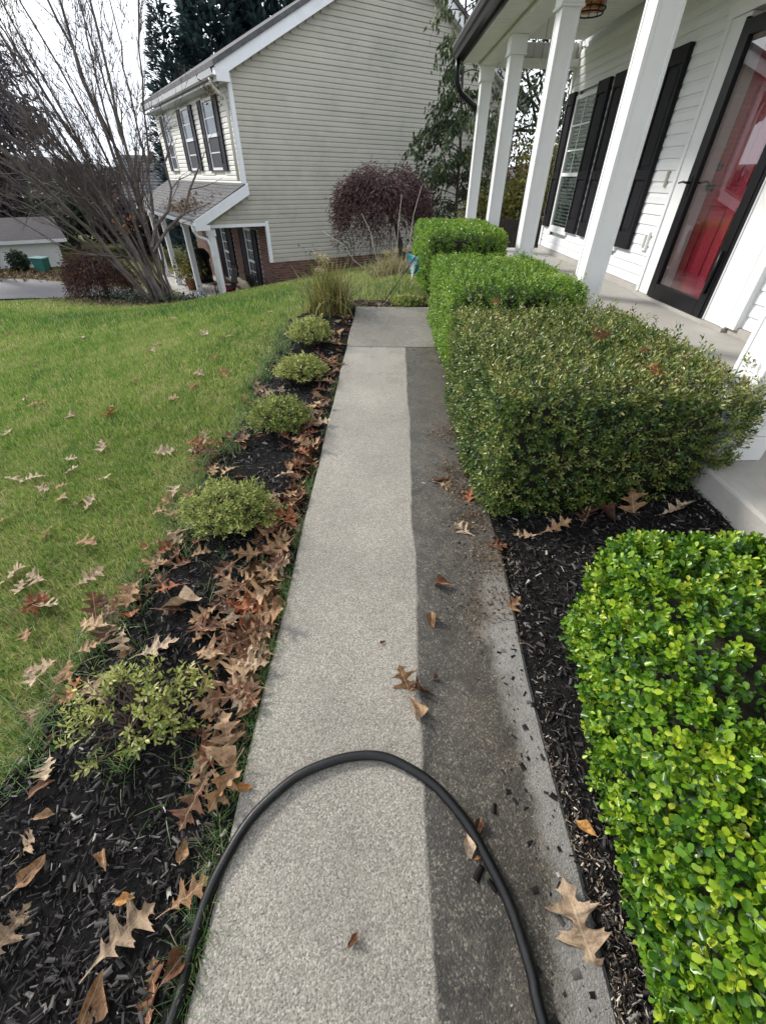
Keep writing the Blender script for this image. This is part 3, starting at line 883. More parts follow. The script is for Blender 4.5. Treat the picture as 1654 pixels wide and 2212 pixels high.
def shutter(y0, y1):
    st = MB()
    w = 0.052
    x0, x1 = WX - 0.036, WX + 0.010
    st.box((x0, y0, SH_Z0), (x1, y0 + w, SH_Z1)).box((x0, y1 - w, SH_Z0), (x1, y1, SH_Z1))
    H = SH_Z1 - SH_Z0
    rails = [(SH_Z0, SH_Z0 + 0.155), (SH_Z0 + 0.375 * H + 0.02, SH_Z0 + 0.375 * H + 0.11), (SH_Z1 - 0.13, SH_Z1)]
    for a, b in rails: st.box((x0, y0 + w, a), (x1, y1 - w, b))
    s = st.build('shutter', M['shutter'], house, 0.003)
    for (a, b) in ((rails[0][1], rails[1][0]), (rails[1][1], rails[2][0])):
        p = MB()
        p.box((x0 + 0.016, y0 + w, a), (x1, y1 - w, b))
        p.box((x0 + 0.006, y0 + w + 0.022, a + 0.03), (x0 + 0.02, y1 - w - 0.022, b - 0.03))
        p.build('panel', M['shutter'], s, 0.004)
    MB().tube([(x0 + 0.002, (y0 + y1) / 2, sum(rails[1]) / 2), (x0 - 0.004, (y0 + y1) / 2, sum(rails[1]) / 2)], 0.009, 8).build('bolt', M['shutter'], s)


for a, b in ((8.69, 9.04 - 0.06), (7.48, 7.84), (7.01, 7.335), (5.76, 6.10)): shutter(a, b)

# door surround: wide flat casings, red panel door, storm door in front
cas = MB()
cas.box((WX - 0.020, FR_L + 0.005, PORCH_Z + 0.03), (WX + 0.06, TRIM_L - 0.05, 2.46)).box((WX - 0.034, TRIM_L - 0.05, PORCH_Z + 0.03), (WX + 0.06, TRIM_L, 2.52))
cas.box((WX - 0.030, FR_L + 0.005, PORCH_Z + 0.03), (WX - 0.0205, FR_L + 0.045, 2.44))
cas.build('door_casing', M['white'], house, 0.004)
cas = MB()
cas.box((WX - 0.020, TRIM_R + 0.05, PORCH_Z + 0.03), (WX + 0.06, FR_R - 0.005, 2.46)).box((WX - 0.034, TRIM_R, PORCH_Z + 0.03), (WX + 0.06, TRIM_R + 0.05, 2.52))
cas.box((WX - 0.030, FR_R - 0.045, PORCH_Z + 0.03), (WX - 0.0205, FR_R - 0.005, 2.44))
cas.box((WX - 0.034, TRIM_R - 0.11, PORCH_Z + 0.045), (WX + 0.025, TRIM_R - 0.003, 2.52))
cas.build('door_casing', M['white'], house, 0.004)
MB().box((WX - 0.036, TRIM_R - 0.02, 2.463), (WX + 0.06, TRIM_L + 0.02, 2.56)).build('door_casing', M['white'], house, 0.004)
MB().box((WX - 0.05, TRIM_R, PORCH_Z - 0.01), (WX + 0.3, TRIM_L, PORCH_Z + 0.028)).build('threshold', M['porchconcrete'], house)

# red six-panel door
dx = WX + 0.15
d0, d1, zb, zt = FR_R + 0.03, FR_L - 0.03, PORCH_Z + 0.03, 2.42
slab = MB()
stile, rail = 0.115, 0.12
H = zt - zb
ys_ = [d0, d0 + stile, (d0 + d1) / 2 - 0.055, (d0 + d1) / 2 + 0.055, d1 - stile, d1]
zs_ = [zb, zb + 0.22, zb + 0.40 * H, zb + 0.40 * H + 0.15, zb + 0.80 * H, zb + 0.80 * H + 0.10, zt - 0.12, zt]
slab.box((dx, ys_[0], zb), (dx + 0.045, ys_[1], zt)).box((dx, ys_[4], zb), (dx + 0.045, ys_[5], zt)).box((dx, ys_[2], zb), (dx + 0.045, ys_[3], zt))
for a, b in ((0, 1), (2, 3), (4, 5), (6, 7)):
    slab.box((dx, ys_[1], zs_[a]), (dx + 0.045, ys_[2], zs_[b])).box((dx, ys_[3], zs_[a]), (dx + 0.045, ys_[4], zs_[b]))
door = slab.build('front_door', M['red'], house, 0.004)
for c in (1, 3):
    for r_ in (1, 3, 5):
        a0, a1, b0, b1 = ys_[c], ys_[c + 1], zs_[r_], zs_[r_ + 1]
        p = MB().box((dx + 0.018, a0, b0), (dx + 0.04, a1, b1)).box((dx + 0.006, a0 + 0.03, b0 + 0.03), (dx + 0.02, a1 - 0.03, b1 - 0.03))
        p.build('panel', M['red'], door, 0.006)
kn = MB(); kn.tube([(dx, d1 - 0.06, zb + 0.93), (dx - 0.03, d1 - 0.06, zb + 0.93), (dx - 0.05, d1 - 0.06, zb + 0.93), (dx - 0.062, d1 - 0.06, zb + 0.93)], [0.028, 0.012, 0.03, 0.018], 12)
kn.build('knob', M['iron'], door)
MB().tube([(dx, d1 - 0.06, zb + 1.08), (dx - 0.02, d1 - 0.06, zb + 1.08)], 0.028, 14).build('deadbolt', M['iron'], door)
# jambs
MB().box((WX + 0.0605, d1, zb), (WX + 0.21, FR_L + 0.002, zt + 0.04)).box((WX + 0.0605, FR_R - 0.002, zb), (WX + 0.21, d0, zt + 0.04)).box((WX + 0.0605, d0, zt + 0.002), (WX + 0.21, d1, zt + 0.04)).build('door_jamb', M['white'], house)
MB().box((WX + 0.2, d0, zb), (WX + 0.21, d1, zt)).build('door_back', M['dark'], house)

# black storm door
sx0, sx1 = WX - 0.052, WX - 0.006
f = 0.098
st = MB()
st.box((sx0, FR_R, PORCH_Z + 0.035), (sx1, FR_R + f, 2.41)).box((sx0, FR_L - f, PORCH_Z + 0.035), (sx1, FR_L, 2.41))
st.box((sx0, FR_R + f, 2.41 - f), (sx1, FR_L - f, 2.41)).box((sx0, FR_R + f, PORCH_Z + 0.035), (sx1, FR_L - f, PORCH_Z + 0.035 + 0.13))
st.box((sx0 + 0.008, FR_R - 0.028, PORCH_Z + 0.035), (sx1 - 0.001, FR_R - 0.002, 2.43)).box((sx0 + 0.008, FR_L + 0.002, PORCH_Z + 0.035), (sx1 - 0.001, FR_L + 0.028, 2.43))
storm = st.build('storm_door', M['black'], house, 0.004)
MB().box((WX - 0.030, FR_R + f - .004, PORCH_Z + 0.16), (WX - 0.026, FR_L - f + .004, 2.41 - f + .004)).build('pane', M['glass'], storm)
hz = PORCH_Z + 0.99
hd = MB()
hd.tube([(sx0, FR_L - 0.045, hz), (sx0 - 0.045, FR_L - 0.045, hz)], 0.010, 8)
hd.tube([(sx0 - 0.045, FR_L - 0.045, hz), (sx0 - 0.05, FR_L - 0.01, hz + 0.006), (sx0 - 0.047, FR_L + 0.06, hz - 0.004)], [0.010, 0.009, 0.008], 8)
hd.box((sx0 - 0.006, FR_L - 0.062, hz - 0.10), (sx0 + 0.001, FR_L - 0.028, hz + 0.05))
hd.build('handle', M['black'], storm, 0.002)
hd = MB()
hd.tube([(WX - 0.006, FR_L - 0.06, hz), (WX + 0.04, FR_L - 0.06, hz)], 0.009, 8)
hd.tube([(WX + 0.04, FR_L - 0.06, hz), (WX + 0.045, FR_L - 0.12, hz + 0.008), (WX + 0.04, FR_L - 0.18, hz)], [0.010, 0.009, 0.007], 8)
hd.build('handle', M['black'], storm)
for zz in (1.95, 1.55): MB().box((WX - 0.034, FR_L + 0.029, zz), (WX - 0.0305, FR_L + 0.042, zz + 0.03)).build('hinge_clip', M['white'], storm)
# closer cylinder at the foot of the storm door
MB().tube([(WX - 0.07, FR_R + 0.03, PORCH_Z + 0.55), (WX - 0.062, FR_R + 0.045, PORCH_Z + 0.22)], 0.012, 8).build('closer', M['black'], storm)

# outlet cover and little thermometer on the siding
oc = MB().box((WX - 0.012, 5.40, 0.80), (WX + 0.02, 5.49, 0.98)).build('outlet_cover', M['white'], house, 0.006)
MB().box((WX - 0.018, 5.425, 0.83), (WX - 0.0125, 5.465, 0.95)).build('outlet', M['brass'], oc, 0.003)
MB().box((WX - 0.010, 5.44, 1.36), (WX + 0.02, 5.462, 1.49)).build('thermometer', M['brass'], house, 0.003)

# columns
CX, CW = 1.56, 0.163
COL_TOP = 2.72


def column(y):
    e = bpy.data.objects.new('porch_column', MB().box((CX + 0.006, y + 0.006, PORCH_Z + 0.14), (CX + CW - 0.006, y + CW - 0.006, COL_TOP - 0.15)).mesh('porch_column', M['white']))
    COL.objects.link(e); e.parent = house; e.matrix_parent_inverse = Matrix.Translation(-Vector(house['_b']))
    tr = MB(); c = 0.024
    for sx in (CX, CX + CW - c):
        for sy in (y, y + CW - c):
            tr.box((sx, sy, PORCH_Z + 0.14), (sx + c, sy + c, COL_TOP - 0.15))
    tr.build('corner_trim', M['white'], e, 0.003)
    q = 0.016
    cp = MB().box((CX - q, y - q, COL_TOP - 0.148), (CX + CW + q, y + CW + q, COL_TOP - 0.001))
    cp.box((CX - q - .008, y - q - .008, COL_TOP - 0.165), (CX + CW + q + .008, y + CW + q + .008, COL_TOP - 0.1485))
    cp.build('cap', M['white'], e, 0.004)
    bs = MB().box((CX - q - .01, y - q - .01, PORCH_Z + 0.001), (CX + CW + q + .01, y + CW + q + .01, PORCH_Z + 0.118))
    bs.box((CX - q, y - q, PORCH_Z + 0.1185), (CX + CW + q, y + CW + q, PORCH_Z + 0.150))
    bs.build('base', M['white'], e, 0.005)
    return e


for y in (1.66, 3.59, 5.42, 7.19, 8.98 - 0.03): column(y)

# beam, soffit, ceiling
MB().box((1.535, Y_MIN, COL_TOP), (1.775, YE + 0.10, 2.978)).build('porch_beam', M['white'], house, 0.004)
MB().box((1.776, YE - 0.13, COL_TOP), (WX + 0.02, YE + 0.09, 2.80)).build('end_beam', M['white'], house, 0.004)
for i in range(9):
    w = (WX - 1.78) / 9
    MB().box((1.781 + i * w, YE - 0.02, 2.801), (1.781 + (i + 1) * w - 0.010, YE + 0.03, 2.977)).build('gable_board', M['soffit'], house, 0.003)
MB().box((1.781, YE - 0.01, 2.801), (WX, YE + 0.02, 2.976)).build('gable_backing', M['soffit'], house)


def grooved(mb, x0, x1, y0, y1, z, n=3):
    w = (y1 - y0) / n
    for k in range(n):
        mb.box((x0, y0 + k * w + 0.004, z), (x1, y0 + (k + 1) * w - 0.004, z + 0.012))
    mb.box((x0, y0 + 0.001, z + 0.0125), (x1, y1 - 0.001, z + 0.022))


for i in range(int((YE + 0.1 - Y_MIN) / 0.305)):
    y1 = YE + 0.10 - i * 0.305
    mb = MB(); grooved(mb, 1.272, 1.515, y1 - 0.304, y1, 2.770); mb.build('soffit_panel', M['soffit'], house)
MB().box((1.516, Y_MIN, 2.762), (1.534, YE + 0.10, 2.80)).build('soffit_channel', M['brass'], house)
for i in range(int((YE - 0.15 - Y_MIN) / 0.305)):
    y1 = YE - 0.15 - i * 0.305
    mb = MB(); grooved(mb, 1.776, WX + 0.02, y1 - 0.304, y1, 2.981); mb.build('ceiling_panel', M['soffit'], house)

# fascia, K-style gutter, downspout, roof
MB().box((1.245, Y_MIN, 2.765), (1.270, YE + 0.10, 2.93)).build('fascia', M['black'], house)
gp = [(1.243, 2.80), (1.165, 2.80), (1.150, 2.845), (1.125, 2.865), (1.118, 2.925), (1.130, 2.925), (1.135, 2.872), (1.158, 2.852), (1.172, 2.808), (1.243, 2.808)]
gu = MB().prism(gp, 'y', Y_MIN, YE + 0.12)
gu.prism([(1.2425, 2.8005), (1.1655, 2.8005), (1.151, 2.845), (1.126, 2.865), (1.119, 2.924), (1.2425, 2.924)], 'y', YE + 0.121, YE + 0.128)
gu.build('gutter', M['black'], house)
dsx, dsy = 1.20, YE + 0.05
dp = [(dsx, dsy, 2.80), (dsx, dsy, 2.68), (dsx + 0.02, dsy, 2.55), (dsx + 0.09, dsy + 0.01, 2.44), (dsx + 0.25, dsy + 0.04, 2.35), (dsx + 0.42, dsy + 0.075, 2.26), (dsx + 0.47, dsy + 0.09, 2.15), (dsx + 0.47, dsy + 0.09, 0.2)]
ds = MB().tube(dp, 0.038, 10)
ds.build('downspout', M['black'], house)
rf = MB()
rf.prism([(1.12, 2.935), (1.12, 2.965), (6.2, 5.75), (11.2, 2.965), (11.2, 2.935), (6.2, 5.70)], 'y', Y_MIN - 4, YE + 0.22)
rf.build('roof', M['roofgrey'], house)
MB().prism([(WX + 0.03, 3.0), (6.2, 5.65), (9.5, 3.0)], 'y', YE - 0.01, YE + 0.008).build('gable_wall', M['vinyl'], house)

# lantern under the ceiling, and two thin pull cords
lan = thing('ceiling_lantern', 'dark caged lantern with amber glass under the porch ceiling', 'lantern', (2.22, 6.70, 2.98))
lx, ly = 2.22, 6.70
MB().lathe([(0.0, 2.979), (0.085, 2.979), (0.085, 2.955), (0.03, 2.94), (0.0, 2.94)][::-1], (lx, ly, 0), 18).build('canopy', M['iron'], lan)
MB().lathe([(0.10, 2.79), (0.13, 2.80), (0.14, 2.90), (0.12, 2.938), (0.0, 2.939)], (lx, ly, 0), 20).build('shade', M['amber'], lan)
cg = MB()
for k in range(10):
    a = 2 * math.pi * k / 10
    pts = [(lx + r_ * math.cos(a), ly + r_ * math.sin(a), zz) for r_, zz in ((0.05, 2.945), (0.15, 2.92), (0.152, 2.81), (0.135, 2.775))]
    cg.tube(pts, 0.005, 5)
for rr, zz in ((0.137, 2.775), (0.155, 2.81), (0.152, 2.91)):
    pts = [(lx + rr * math.cos(2 * math.pi * k / 24), ly + rr * math.sin(2 * math.pi * k / 24), zz) for k in range(25)]
    cg.tube(pts, 0.007, 5)
cg.build('cage', M['iron'], lan)
for (x, y, l_, lab) in ((2.05, 7.62, 0.42, 'thin white cord hanging from the porch ceiling beside the second farthest column'),
                        (1.72, 8.70, 0.55, 'thin cord with a pale bead hanging near the farthest porch column')):
    t = thing('pull_cord', lab, 'cord', (x, y, 2.98))
    z0 = 2.98 if x > 1.776 else 2.72
    MB().tube([(x, y, z0), (x + 0.005, y, z0 - l_ * 0.5), (x - 0.006, y + 0.01, z0 - l_)], 0.004, 5).build('cord', M['paletwig'], t)
    MB().lathe([(0.0, 0), (0.012, 0.005), (0.014, 0.02), (0.005, 0.04)], (x - 0.006, y + 0.01, z0 - l_ - 0.035), 8).build('bead', M['white'], t)
# ---------------------------------------------------------------- the beige house next door (its own frame: u along the gable, n away from us)
NR = math.atan2(0.542, 0.84)
cu, su = math.cos(NR), math.sin(NR)
def fr(u, n): return (cu * u - su * n, su * u + cu * n)
def gz(u, n):
    x, y = fr(u, n); return g1(x, y)


nb = thing('beige_house', 'two-storey beige lapboard house with brick base and front porch next door', 'house', (9.7, 18.4, -2.1), NR)
N0, N1 = 14.0, 22.9
UL, UB, UR = 4.76, 5.28, 14.7
EAVE_Z, SLOPE, PEAK_U = 3.36, 0.5, 9.73
BRT = -0.62                       # top of the brick base
EX = 0.108
nwall = MB()
nwall.box((UL + 0.03, N0 + 0.03, 0.42), (UR, N1, EAVE_Z)).box((UB + 0.03, N0 + 0.04, -2.6), (UR, N1, 0.419))
nwall.prism([(UL + 0.03, EAVE_Z), (UR, EAVE_Z), (PEAK_U, EAVE_Z + SLOPE * (UR - PEAK_U))], 'y', N0 + 0.031, N1)
nwall = nwall.build('wall', M['beige'], nb)


def rake_u(z): return UL + max(0.0, (z - EAVE_Z) / SLOPE)


rng_b = random.Random(8)
z = BRT
k = 0
while z < EAVE_Z + SLOPE * (PEAK_U - UL) - 0.1:
    z1 = z + EX
    zm = z + EX * 0.5
    if zm < 0.36: a = UB + 0.03
    elif zm < 1.20: a = 3.62 + max(0, (z - 0.36)) / 0.505 + 0.16
    else: a = rake_u(z1) if z1 > EAVE_Z else UL + 0.045
    if zm >= 0.36 and zm < 1.20: a = min(a, UL + 0.05)
    b = UR if z1 < EAVE_Z else 2 * PEAK_U - rake_u(z1)
    if b - a > 0.1:
        pr = [(N0 + 0.03, z), (N0 - 0.002, z), (N0 + 0.002, z + EX * 0.60), (N0 + 0.018, z + EX * 0.93), (N0 + 0.018, z1 + 0.004), (N0 + 0.03, z1 + 0.004)]
        c0 = a
        while c0 < b:
            c1 = min(b, c0 + rng_b.uniform(2.4, 3.8))
            if b - c1 < 0.5: c1 = b
            of = rng_b.uniform(-.0025, .0025)
            MB().prism([(q[0] + (of if q[0] < N0 + .025 else 0), q[1] + of * .6) for q in pr], 'x', c0, c1 - 0.0015).build('siding_board', M['beige'], nwall)
            c0 = c1
    z = z1; k += 1

# trims: upper corner, jamb of the porch opening, beam over it, rake boards, eave box
tr = MB().box((UL - 0.012, N0 - 0.016, 1.18), (UL + 0.085, N0 + 0.05, EAVE_Z - 0.04)).box((UL - 0.016, N0 - 0.012, 1.18), (UL + 0.04, N0 + 0.10, EAVE_Z - 0.04))
tr.build('corner_trim', M['trim'], nb)
MB().box((UB - 0.07, N0 - 0.02, BRT - 0.01), (UB + 0.028, N0 + 0.06, 0.40)).build('jamb_trim', M['trim'], nb)
MB().box((3.60, N0 - 0.010, 0.285), (UB - 0.071, N0 + 0.14, 0.36)).build('porch_beam', M['trim'], nb)
MB().box((3.60, N0 + 0.141, 0.26), (3.76, N1 - 0.05, 0.42)).build('porch_beam', M['trim'], nb)


def rake(mb, u0, z0, u1, z1, w, n0, n1):
    mb.prism([(u0, z0), (u1, z1), (u1, z1 - w), (u0, z0 - w)], 'y', n0, n1)


ov = 0.32
rk = MB()
pz = EAVE_Z + SLOPE * (PEAK_U - UL)
rake(rk, UL - ov, EAVE_Z - SLOPE * ov + 0.20, PEAK_U, pz + 0.20, 0.235, N0 - 0.20, N0 - 0.165)
rk.build('rake_board', M['trim'], nb)
rk = MB(); rake(rk, UR + ov, EAVE_Z - SLOPE * ov + 0.20, PEAK_U, pz + 0.20, 0.235, N0 - 0.20, N0 - 0.165); rk.build('rake_board', M['trim'], nb)
sf = MB()
rake(sf, UL - ov, EAVE_Z - SLOPE * ov, PEAK_U, pz, 0.02, N0 - 0.164, N0 + 0.029)
rake(sf, UR + ov, EAVE_Z - SLOPE * ov, PEAK_U, pz, 0.02, N0 - 0.164, N0 + 0.029)
sf.build('rake_soffit', M['trim'], nb)
MB().box((UL - ov, N0 - 0.205, EAVE_Z - 0.22), (UL - 0.005, N0 + 0.03, EAVE_Z + 0.02)).build('eave_box', M['trim'], nb, 0.006)
MB().box((UL - ov + .02, N0 + 0.031, EAVE_Z - 0.20), (UL - 0.005, N1 + 0.2, EAVE_Z - 0.17)).build('soffit', M['trim'], nb)
rf = MB()
t = 0.10
rf.prism([(UL - ov - 0.04, EAVE_Z - SLOPE * (ov + .04) + 0.205), (PEAK_U, pz + 0.205), (UR + ov + 0.04, EAVE_Z - SLOPE * (ov + .04) + 0.205),
          (UR + ov + 0.04, EAVE_Z - SLOPE * (ov + .04) + 0.205 + t), (PEAK_U, pz + 0.205 + t), (UL - ov - 0.04, EAVE_Z - SLOPE * (ov + .04) + 0.205 + t)], 'y', N0 - 0.24, N1 + 0.25)
nroof = rf.build('roof', M['roofgrey'], nb)
gp = [(UL - ov - 0.005, EAVE_Z - 0.13), (UL - ov - 0.10, EAVE_Z - 0.12), (UL - ov - 0.13, EAVE_Z - 0.02), (UL - ov - 0.118, EAVE_Z - 0.02), (UL - ov - 0.095, EAVE_Z - 0.105), (UL - ov - 0.005, EAVE_Z - 0.115)]
MB().prism(gp, 'y', N0 - 0.22, N1 + 0.22).build('gutter', M['trim'], nb)
MB().tube([(UL - ov - .05, N0 + 0.15, EAVE_Z - 0.12), (UL - ov - .05, N0 + 0.15, EAVE_Z - 0.25), (UL - 0.09, N0 + 0.17, EAVE_Z - 0.46), (UL - 0.06, N0 + 0.17, EAVE_Z - 0.6), (UL - 0.06, N0 + 0.17, 1.30)], 0.04, 8).build('downspout', M['cream'], nb)

# upper front wall, facing -u
z = 1.20
while z < EAVE_Z - 0.2:
    wins = [(15.42, 16.50), (17.95, 19.0), (20.85, 21.7)]
    spans = [(N0 + 0.11, N1)]
    if z + EX > 1.50 and z < 3.05:
        spans, s0 = [], N0 + 0.11
        for a, b in wins: spans.append((s0, a)); s0 = b
        spans.append((s0, N1))
    for a, b in spans:
        pr = [(UL + 0.03, z), (UL - 0.002, z), (UL + 0.002, z + EX * 0.60), (UL + 0.018, z + EX * 0.93), (UL + 0.018, z + EX + 0.004), (UL + 0.03, z + EX + 0.004)]
        MB().prism(pr, 'y', a, b).build('siding_board', M['cream'], nwall)
    z += EX


def nwindow(u, n0, n1, z0, z1, name='window', rows_=2, cols_=0, shut=(0.38, 0.38), smat='navy'):
    t = 0.06
    fr_ = MB()
    fr_.box((u - 0.025, n0, z0), (u + 0.03, n0 + t, z1)).box((u - 0.025, n1 - t, z0), (u + 0.03, n1, z1))
    fr_.box((u - 0.025, n0 + t, z0), (u + 0.03, n1 - t, z0 + t)).box((u - 0.025, n0 + t, z1 - t), (u + 0.03, n1 - t, z1))
    w = fr_.build(name, M['trim'], nb)
    zm = (z0 + z1) / 2
    MB().box((u - 0.02, n0 + t, zm - 0.035), (u + 0.015, n1 - t, zm + 0.035)).build('meeting_rail', M['trim'], w)
    MB().box((u + 0.0, n0 + t, z0 + t), (u + 0.005, n1 - t, zm - 0.036)).build('pane', M['screen'], w)
    MB().box((u + 0.0, n0 + t, zm + 0.036), (u + 0.005, n1 - t, z1 - t)).build('pane', M['farglass'], w)
    for q in range(1, rows_):
        for (a, b) in ((z0 + t, zm - 0.036), (zm + 0.036, z1 - t)):
            zz = a + (b - a) * q / rows_
            MB().box((u - 0.008, n0 + t, zz - 0.014), (u - 0.001, n1 - t, zz + 0.014)).build('muntin', M['trim'], w)
    for q in range(1, cols_):
        nn = n0 + t + (n1 - n0 - 2 * t) * q / cols_
        MB().box((u - 0.0095, nn - 0.012, z0 + t), (u - 0.0085, nn + 0.012, z1 - t)).build('muntin', M['trim'], w)
    MB().box((u + 0.024, n0 + t, z0 + t), (u + 0.0285, n1 - t, z1 - t)).build('curtain', M['curtain'], w)
    for side, ww in zip((-1, 1), shut):
        if ww <= 0: continue
        a, b = (n0 - 0.02 - ww, n0 - 0.02) if side < 0 else (n1 + 0.02, n1 + 0.02 + ww)
        st = MB(); q = 0.06
        st.box((u - 0.05, a, z0 - 0.01), (u - 0.004, a + q, z1)).box((u - 0.05, b - q, z0 - 0.01), (u - 0.004, b, z1))
        for c0, c1 in ((z0 - 0.01, z0 + 0.14), (zm - 0.05, zm + 0.05), (z1 - 0.12, z1)): st.box((u - 0.05, a + q, c0), (u - 0.004, b - q, c1))
        s = st.build('shutter', M[smat], nb)
        for c0, c1 in ((z0 + 0.14, zm - 0.05), (zm + 0.05, z1 - 0.12)):
            MB().box((u - 0.035, a + q, c0), (u - 0.004, b - q, c1)).build('panel', M[smat], s)


nwindow(UL, 15.44, 16.48, 1.53, 3.05, shut=(0.40, 0.36))
nwindow(UL, 17.97, 18.98, 1.53, 3.05, shut=(0.36, 0.40))
nwindow(UL, 20.87, 21.68, 1.53, 3.05, shut=(0.0, 0.36))
nwindow(UB, 15.52, 16.20, -1.72, 0.10, rows_=3, cols_=2, shut=(0.42, 0.5))
nwindow(UB, 18.22, 18.86, -1.72, 0.10, rows_=3, cols_=2, shut=(0.60, 0.5))

# porch: floor, roof with shingle courses, posts, gutter
MB().box((3.35, N0 + 0.05, -2.5), (UB, N1 + 0.1, -2.08)).build('porch_floor', M['porchconcrete'], nb)
pr0, pr1 = (UL - 0.01, 1.245), (3.22, 0.475)
ps = (pr0[1] - pr1[1]) / (pr0[0] - pr1[0])
prf = MB().prism([pr0, pr1, (pr1[0], pr1[1] - 0.05), (pr0[0], pr0[1] - 0.05)], 'y', N0 - 0.17, N1 + 0.2)
proof = prf.build('porch_roof', M['roofgrey'], nb)
sh = MB()
nr = 12
rng_s = random.Random(5)
for i in range(nr):
    ua, ub = pr1[0] + (pr0[0] - pr1[0]) * i / nr, pr1[0] + (pr0[0] - pr1[0]) * (i + 1.15) / nr
    ub = min(ub, pr0[0])
    za, zb_ = pr1[1] + ps * (ua - pr1[0]), pr1[1] + ps * (ub - pr1[0])
    n = N0 - 0.17
    while n < N1 + 0.2:
        n2 = min(n + 0.26 + rng_s.random() * 0.1, N1 + 0.2)
        l0 = 0.010 + rng_s.random() * 0.010
        sh.prism([(ua, za + l0 + 0.006), (ub, zb_ + 0.004), (ub, zb_ + 0.001), (ua, za + 0.001)], 'y', n + 0.003, n2 - 0.003)
        n = n2
s = sh.build('shingles', M['roofgrey'], proof); s['kind'] = 'stuff'
rb = MB(); rake(rb, pr0[0] + 0.06, pr0[1] + 0.005, pr1[0] + 0.0, pr1[1] + 0.0, 0.235, N0 - 0.205, N0 - 0.172); rb.build('rake_board', M['trim'], nb)
rb = MB(); rake(rb, pr0[0], pr0[1] - 0.06, pr1[0], pr1[1] - 0.06, 0.02, N0 - 0.171, N0 - 0.003); rb.build('rake_soffit', M['trim'], nb)
MB().box((pr1[0] + 0.02, N0 - 0.206, pr1[1] - 0.22), (3.60, N0 - 0.006, pr1[1] - 0.10)).build('eave_box', M['trim'], nb)
MB().prism([(3.58, 0.361), (UL + 0.04, 0.361), (UL + 0.04, 1.0)], 'y', N0 + 0.02, N0 + 0.04).build('porch_gable', M['beige'], nb)
MB().box((3.77, N0 + 0.16, 0.362), (UB, N1, 0.40)).build('porch_ceiling', M['trim'], nb)
gp = [(3.218, 0.36), (3.13, 0.37), (3.10, 0.46), (3.112, 0.46), (3.135, 0.385), (3.218, 0.375)]
MB().prism(gp, 'y', N0 - 0.20, N1 + 0.2).build('gutter', M['trim'], nb)
MB().tube([(3.17, N0 - 0.12, 0.37), (3.18, N0 - 0.12, 0.24), (3.26, N0 - 0.08, 0.12), (3.48, N0 - 0.04, 0.04), (3.56, N0 - 0.03, -0.10), (3.56, N0 - 0.03, -2.0)], 0.042, 8).build('downspout', M['trim'], nb)
for pn in (N0 + 0.08, 17.05, 20.5, 22.7):
    p = MB().box((3.60, pn, -1.95), (3.76, pn + 0.16, 0.10)).build('porch_post', M['trim'], nb)
    MB().box((3.575, pn - 0.025, -2.079), (3.785, pn + 0.185, -1.951)).build('base', M['trim'], p)
    MB().box((3.575, pn - 0.025, 0.101), (3.785, pn + 0.185, 0.259)).build('cap', M['trim'], p)

# bricks: every brick of the base and pier that can be told apart is a part; the rest is one joined part
BH, BL, J = 0.0575, 0.196, 0.0105
bm_g = MB().cbox((0, 0, 0), (BL, 0.09, BH)).mesh('brick', M['brick'])
bm_f = MB().cbox((0, 0, 0), (0.09, BL, BH)).mesh('brick', M['brick'])
bwall = MB().box((UB + 0.012, N0 + 0.012, -2.6), (UR, N0 + 0.039, BRT - 0.012)).box((UB + 0.012, N0 + 0.041, -2.6), (UB + 0.029, N1, 0.36)).build('brick_wall', M['mortar'], nb)
MB().box((UB + 0.001, N0 - 0.006, BRT - 0.0115), (UR, N0 + 0.04, BRT - 0.0005)).build('starter_strip', M['beige'], nb)
cnt = 0
far = MB()
rb_ = random.Random(3)
row = 0
zz = BRT - 0.012 - BH / 2
while zz > -1.55:
    u = UB + (BL / 2 if row % 2 == 0 else 0.0) + 0.0
    while u < UR:
        if zz + BH > gz(u, N0) - 0.06:
            if u < 9.6 and cnt < 215:
                b = link('brick', bm_g, bwall); b.location = (u + 0.005, N0 + 0.045 - 0.002 + rb_.uniform(-.004, .004), zz); cnt += 1
            else:
                far.cbox((u, N0 + 0.045 + rb_.uniform(-.003, .003), zz), (BL, 0.09, BH))
        u += BL + J
    zz -= BH + J; row += 1
row = 0
zz = BRT - 0.012 - BH / 2 + (BH + J) * 14
while zz > -2.0:
    n = N0 + 0.02 + (BL / 2 if row % 2 == 0 else BL)
    while n < N1:
        in_w = zz < 0.15 and any(a - 0.05 < n < b + 0.05 for a, b in ((15.05, 16.72), (17.6, 19.4))) and zz > -1.85
        if not in_w:
            if n < 15.1 and cnt < 300 and zz > -1.5:
                b = link('brick', bm_f, bwall); b.location = (UB + 0.045 + rb_.uniform(-.004, .004), n, zz); cnt += 1
            else:
                far.cbox((UB + 0.045 + rb_.uniform(-.003, .003), n, zz), (0.09, BL, BH))
        n += BL + J
    zz -= BH + J; row += 1
o = far.build('brickwork', M['brickwork'], bwall); o['kind'] = 'stuff'


def fpos(u, n, z): x, y = fr(u, n); return (x, y, z)


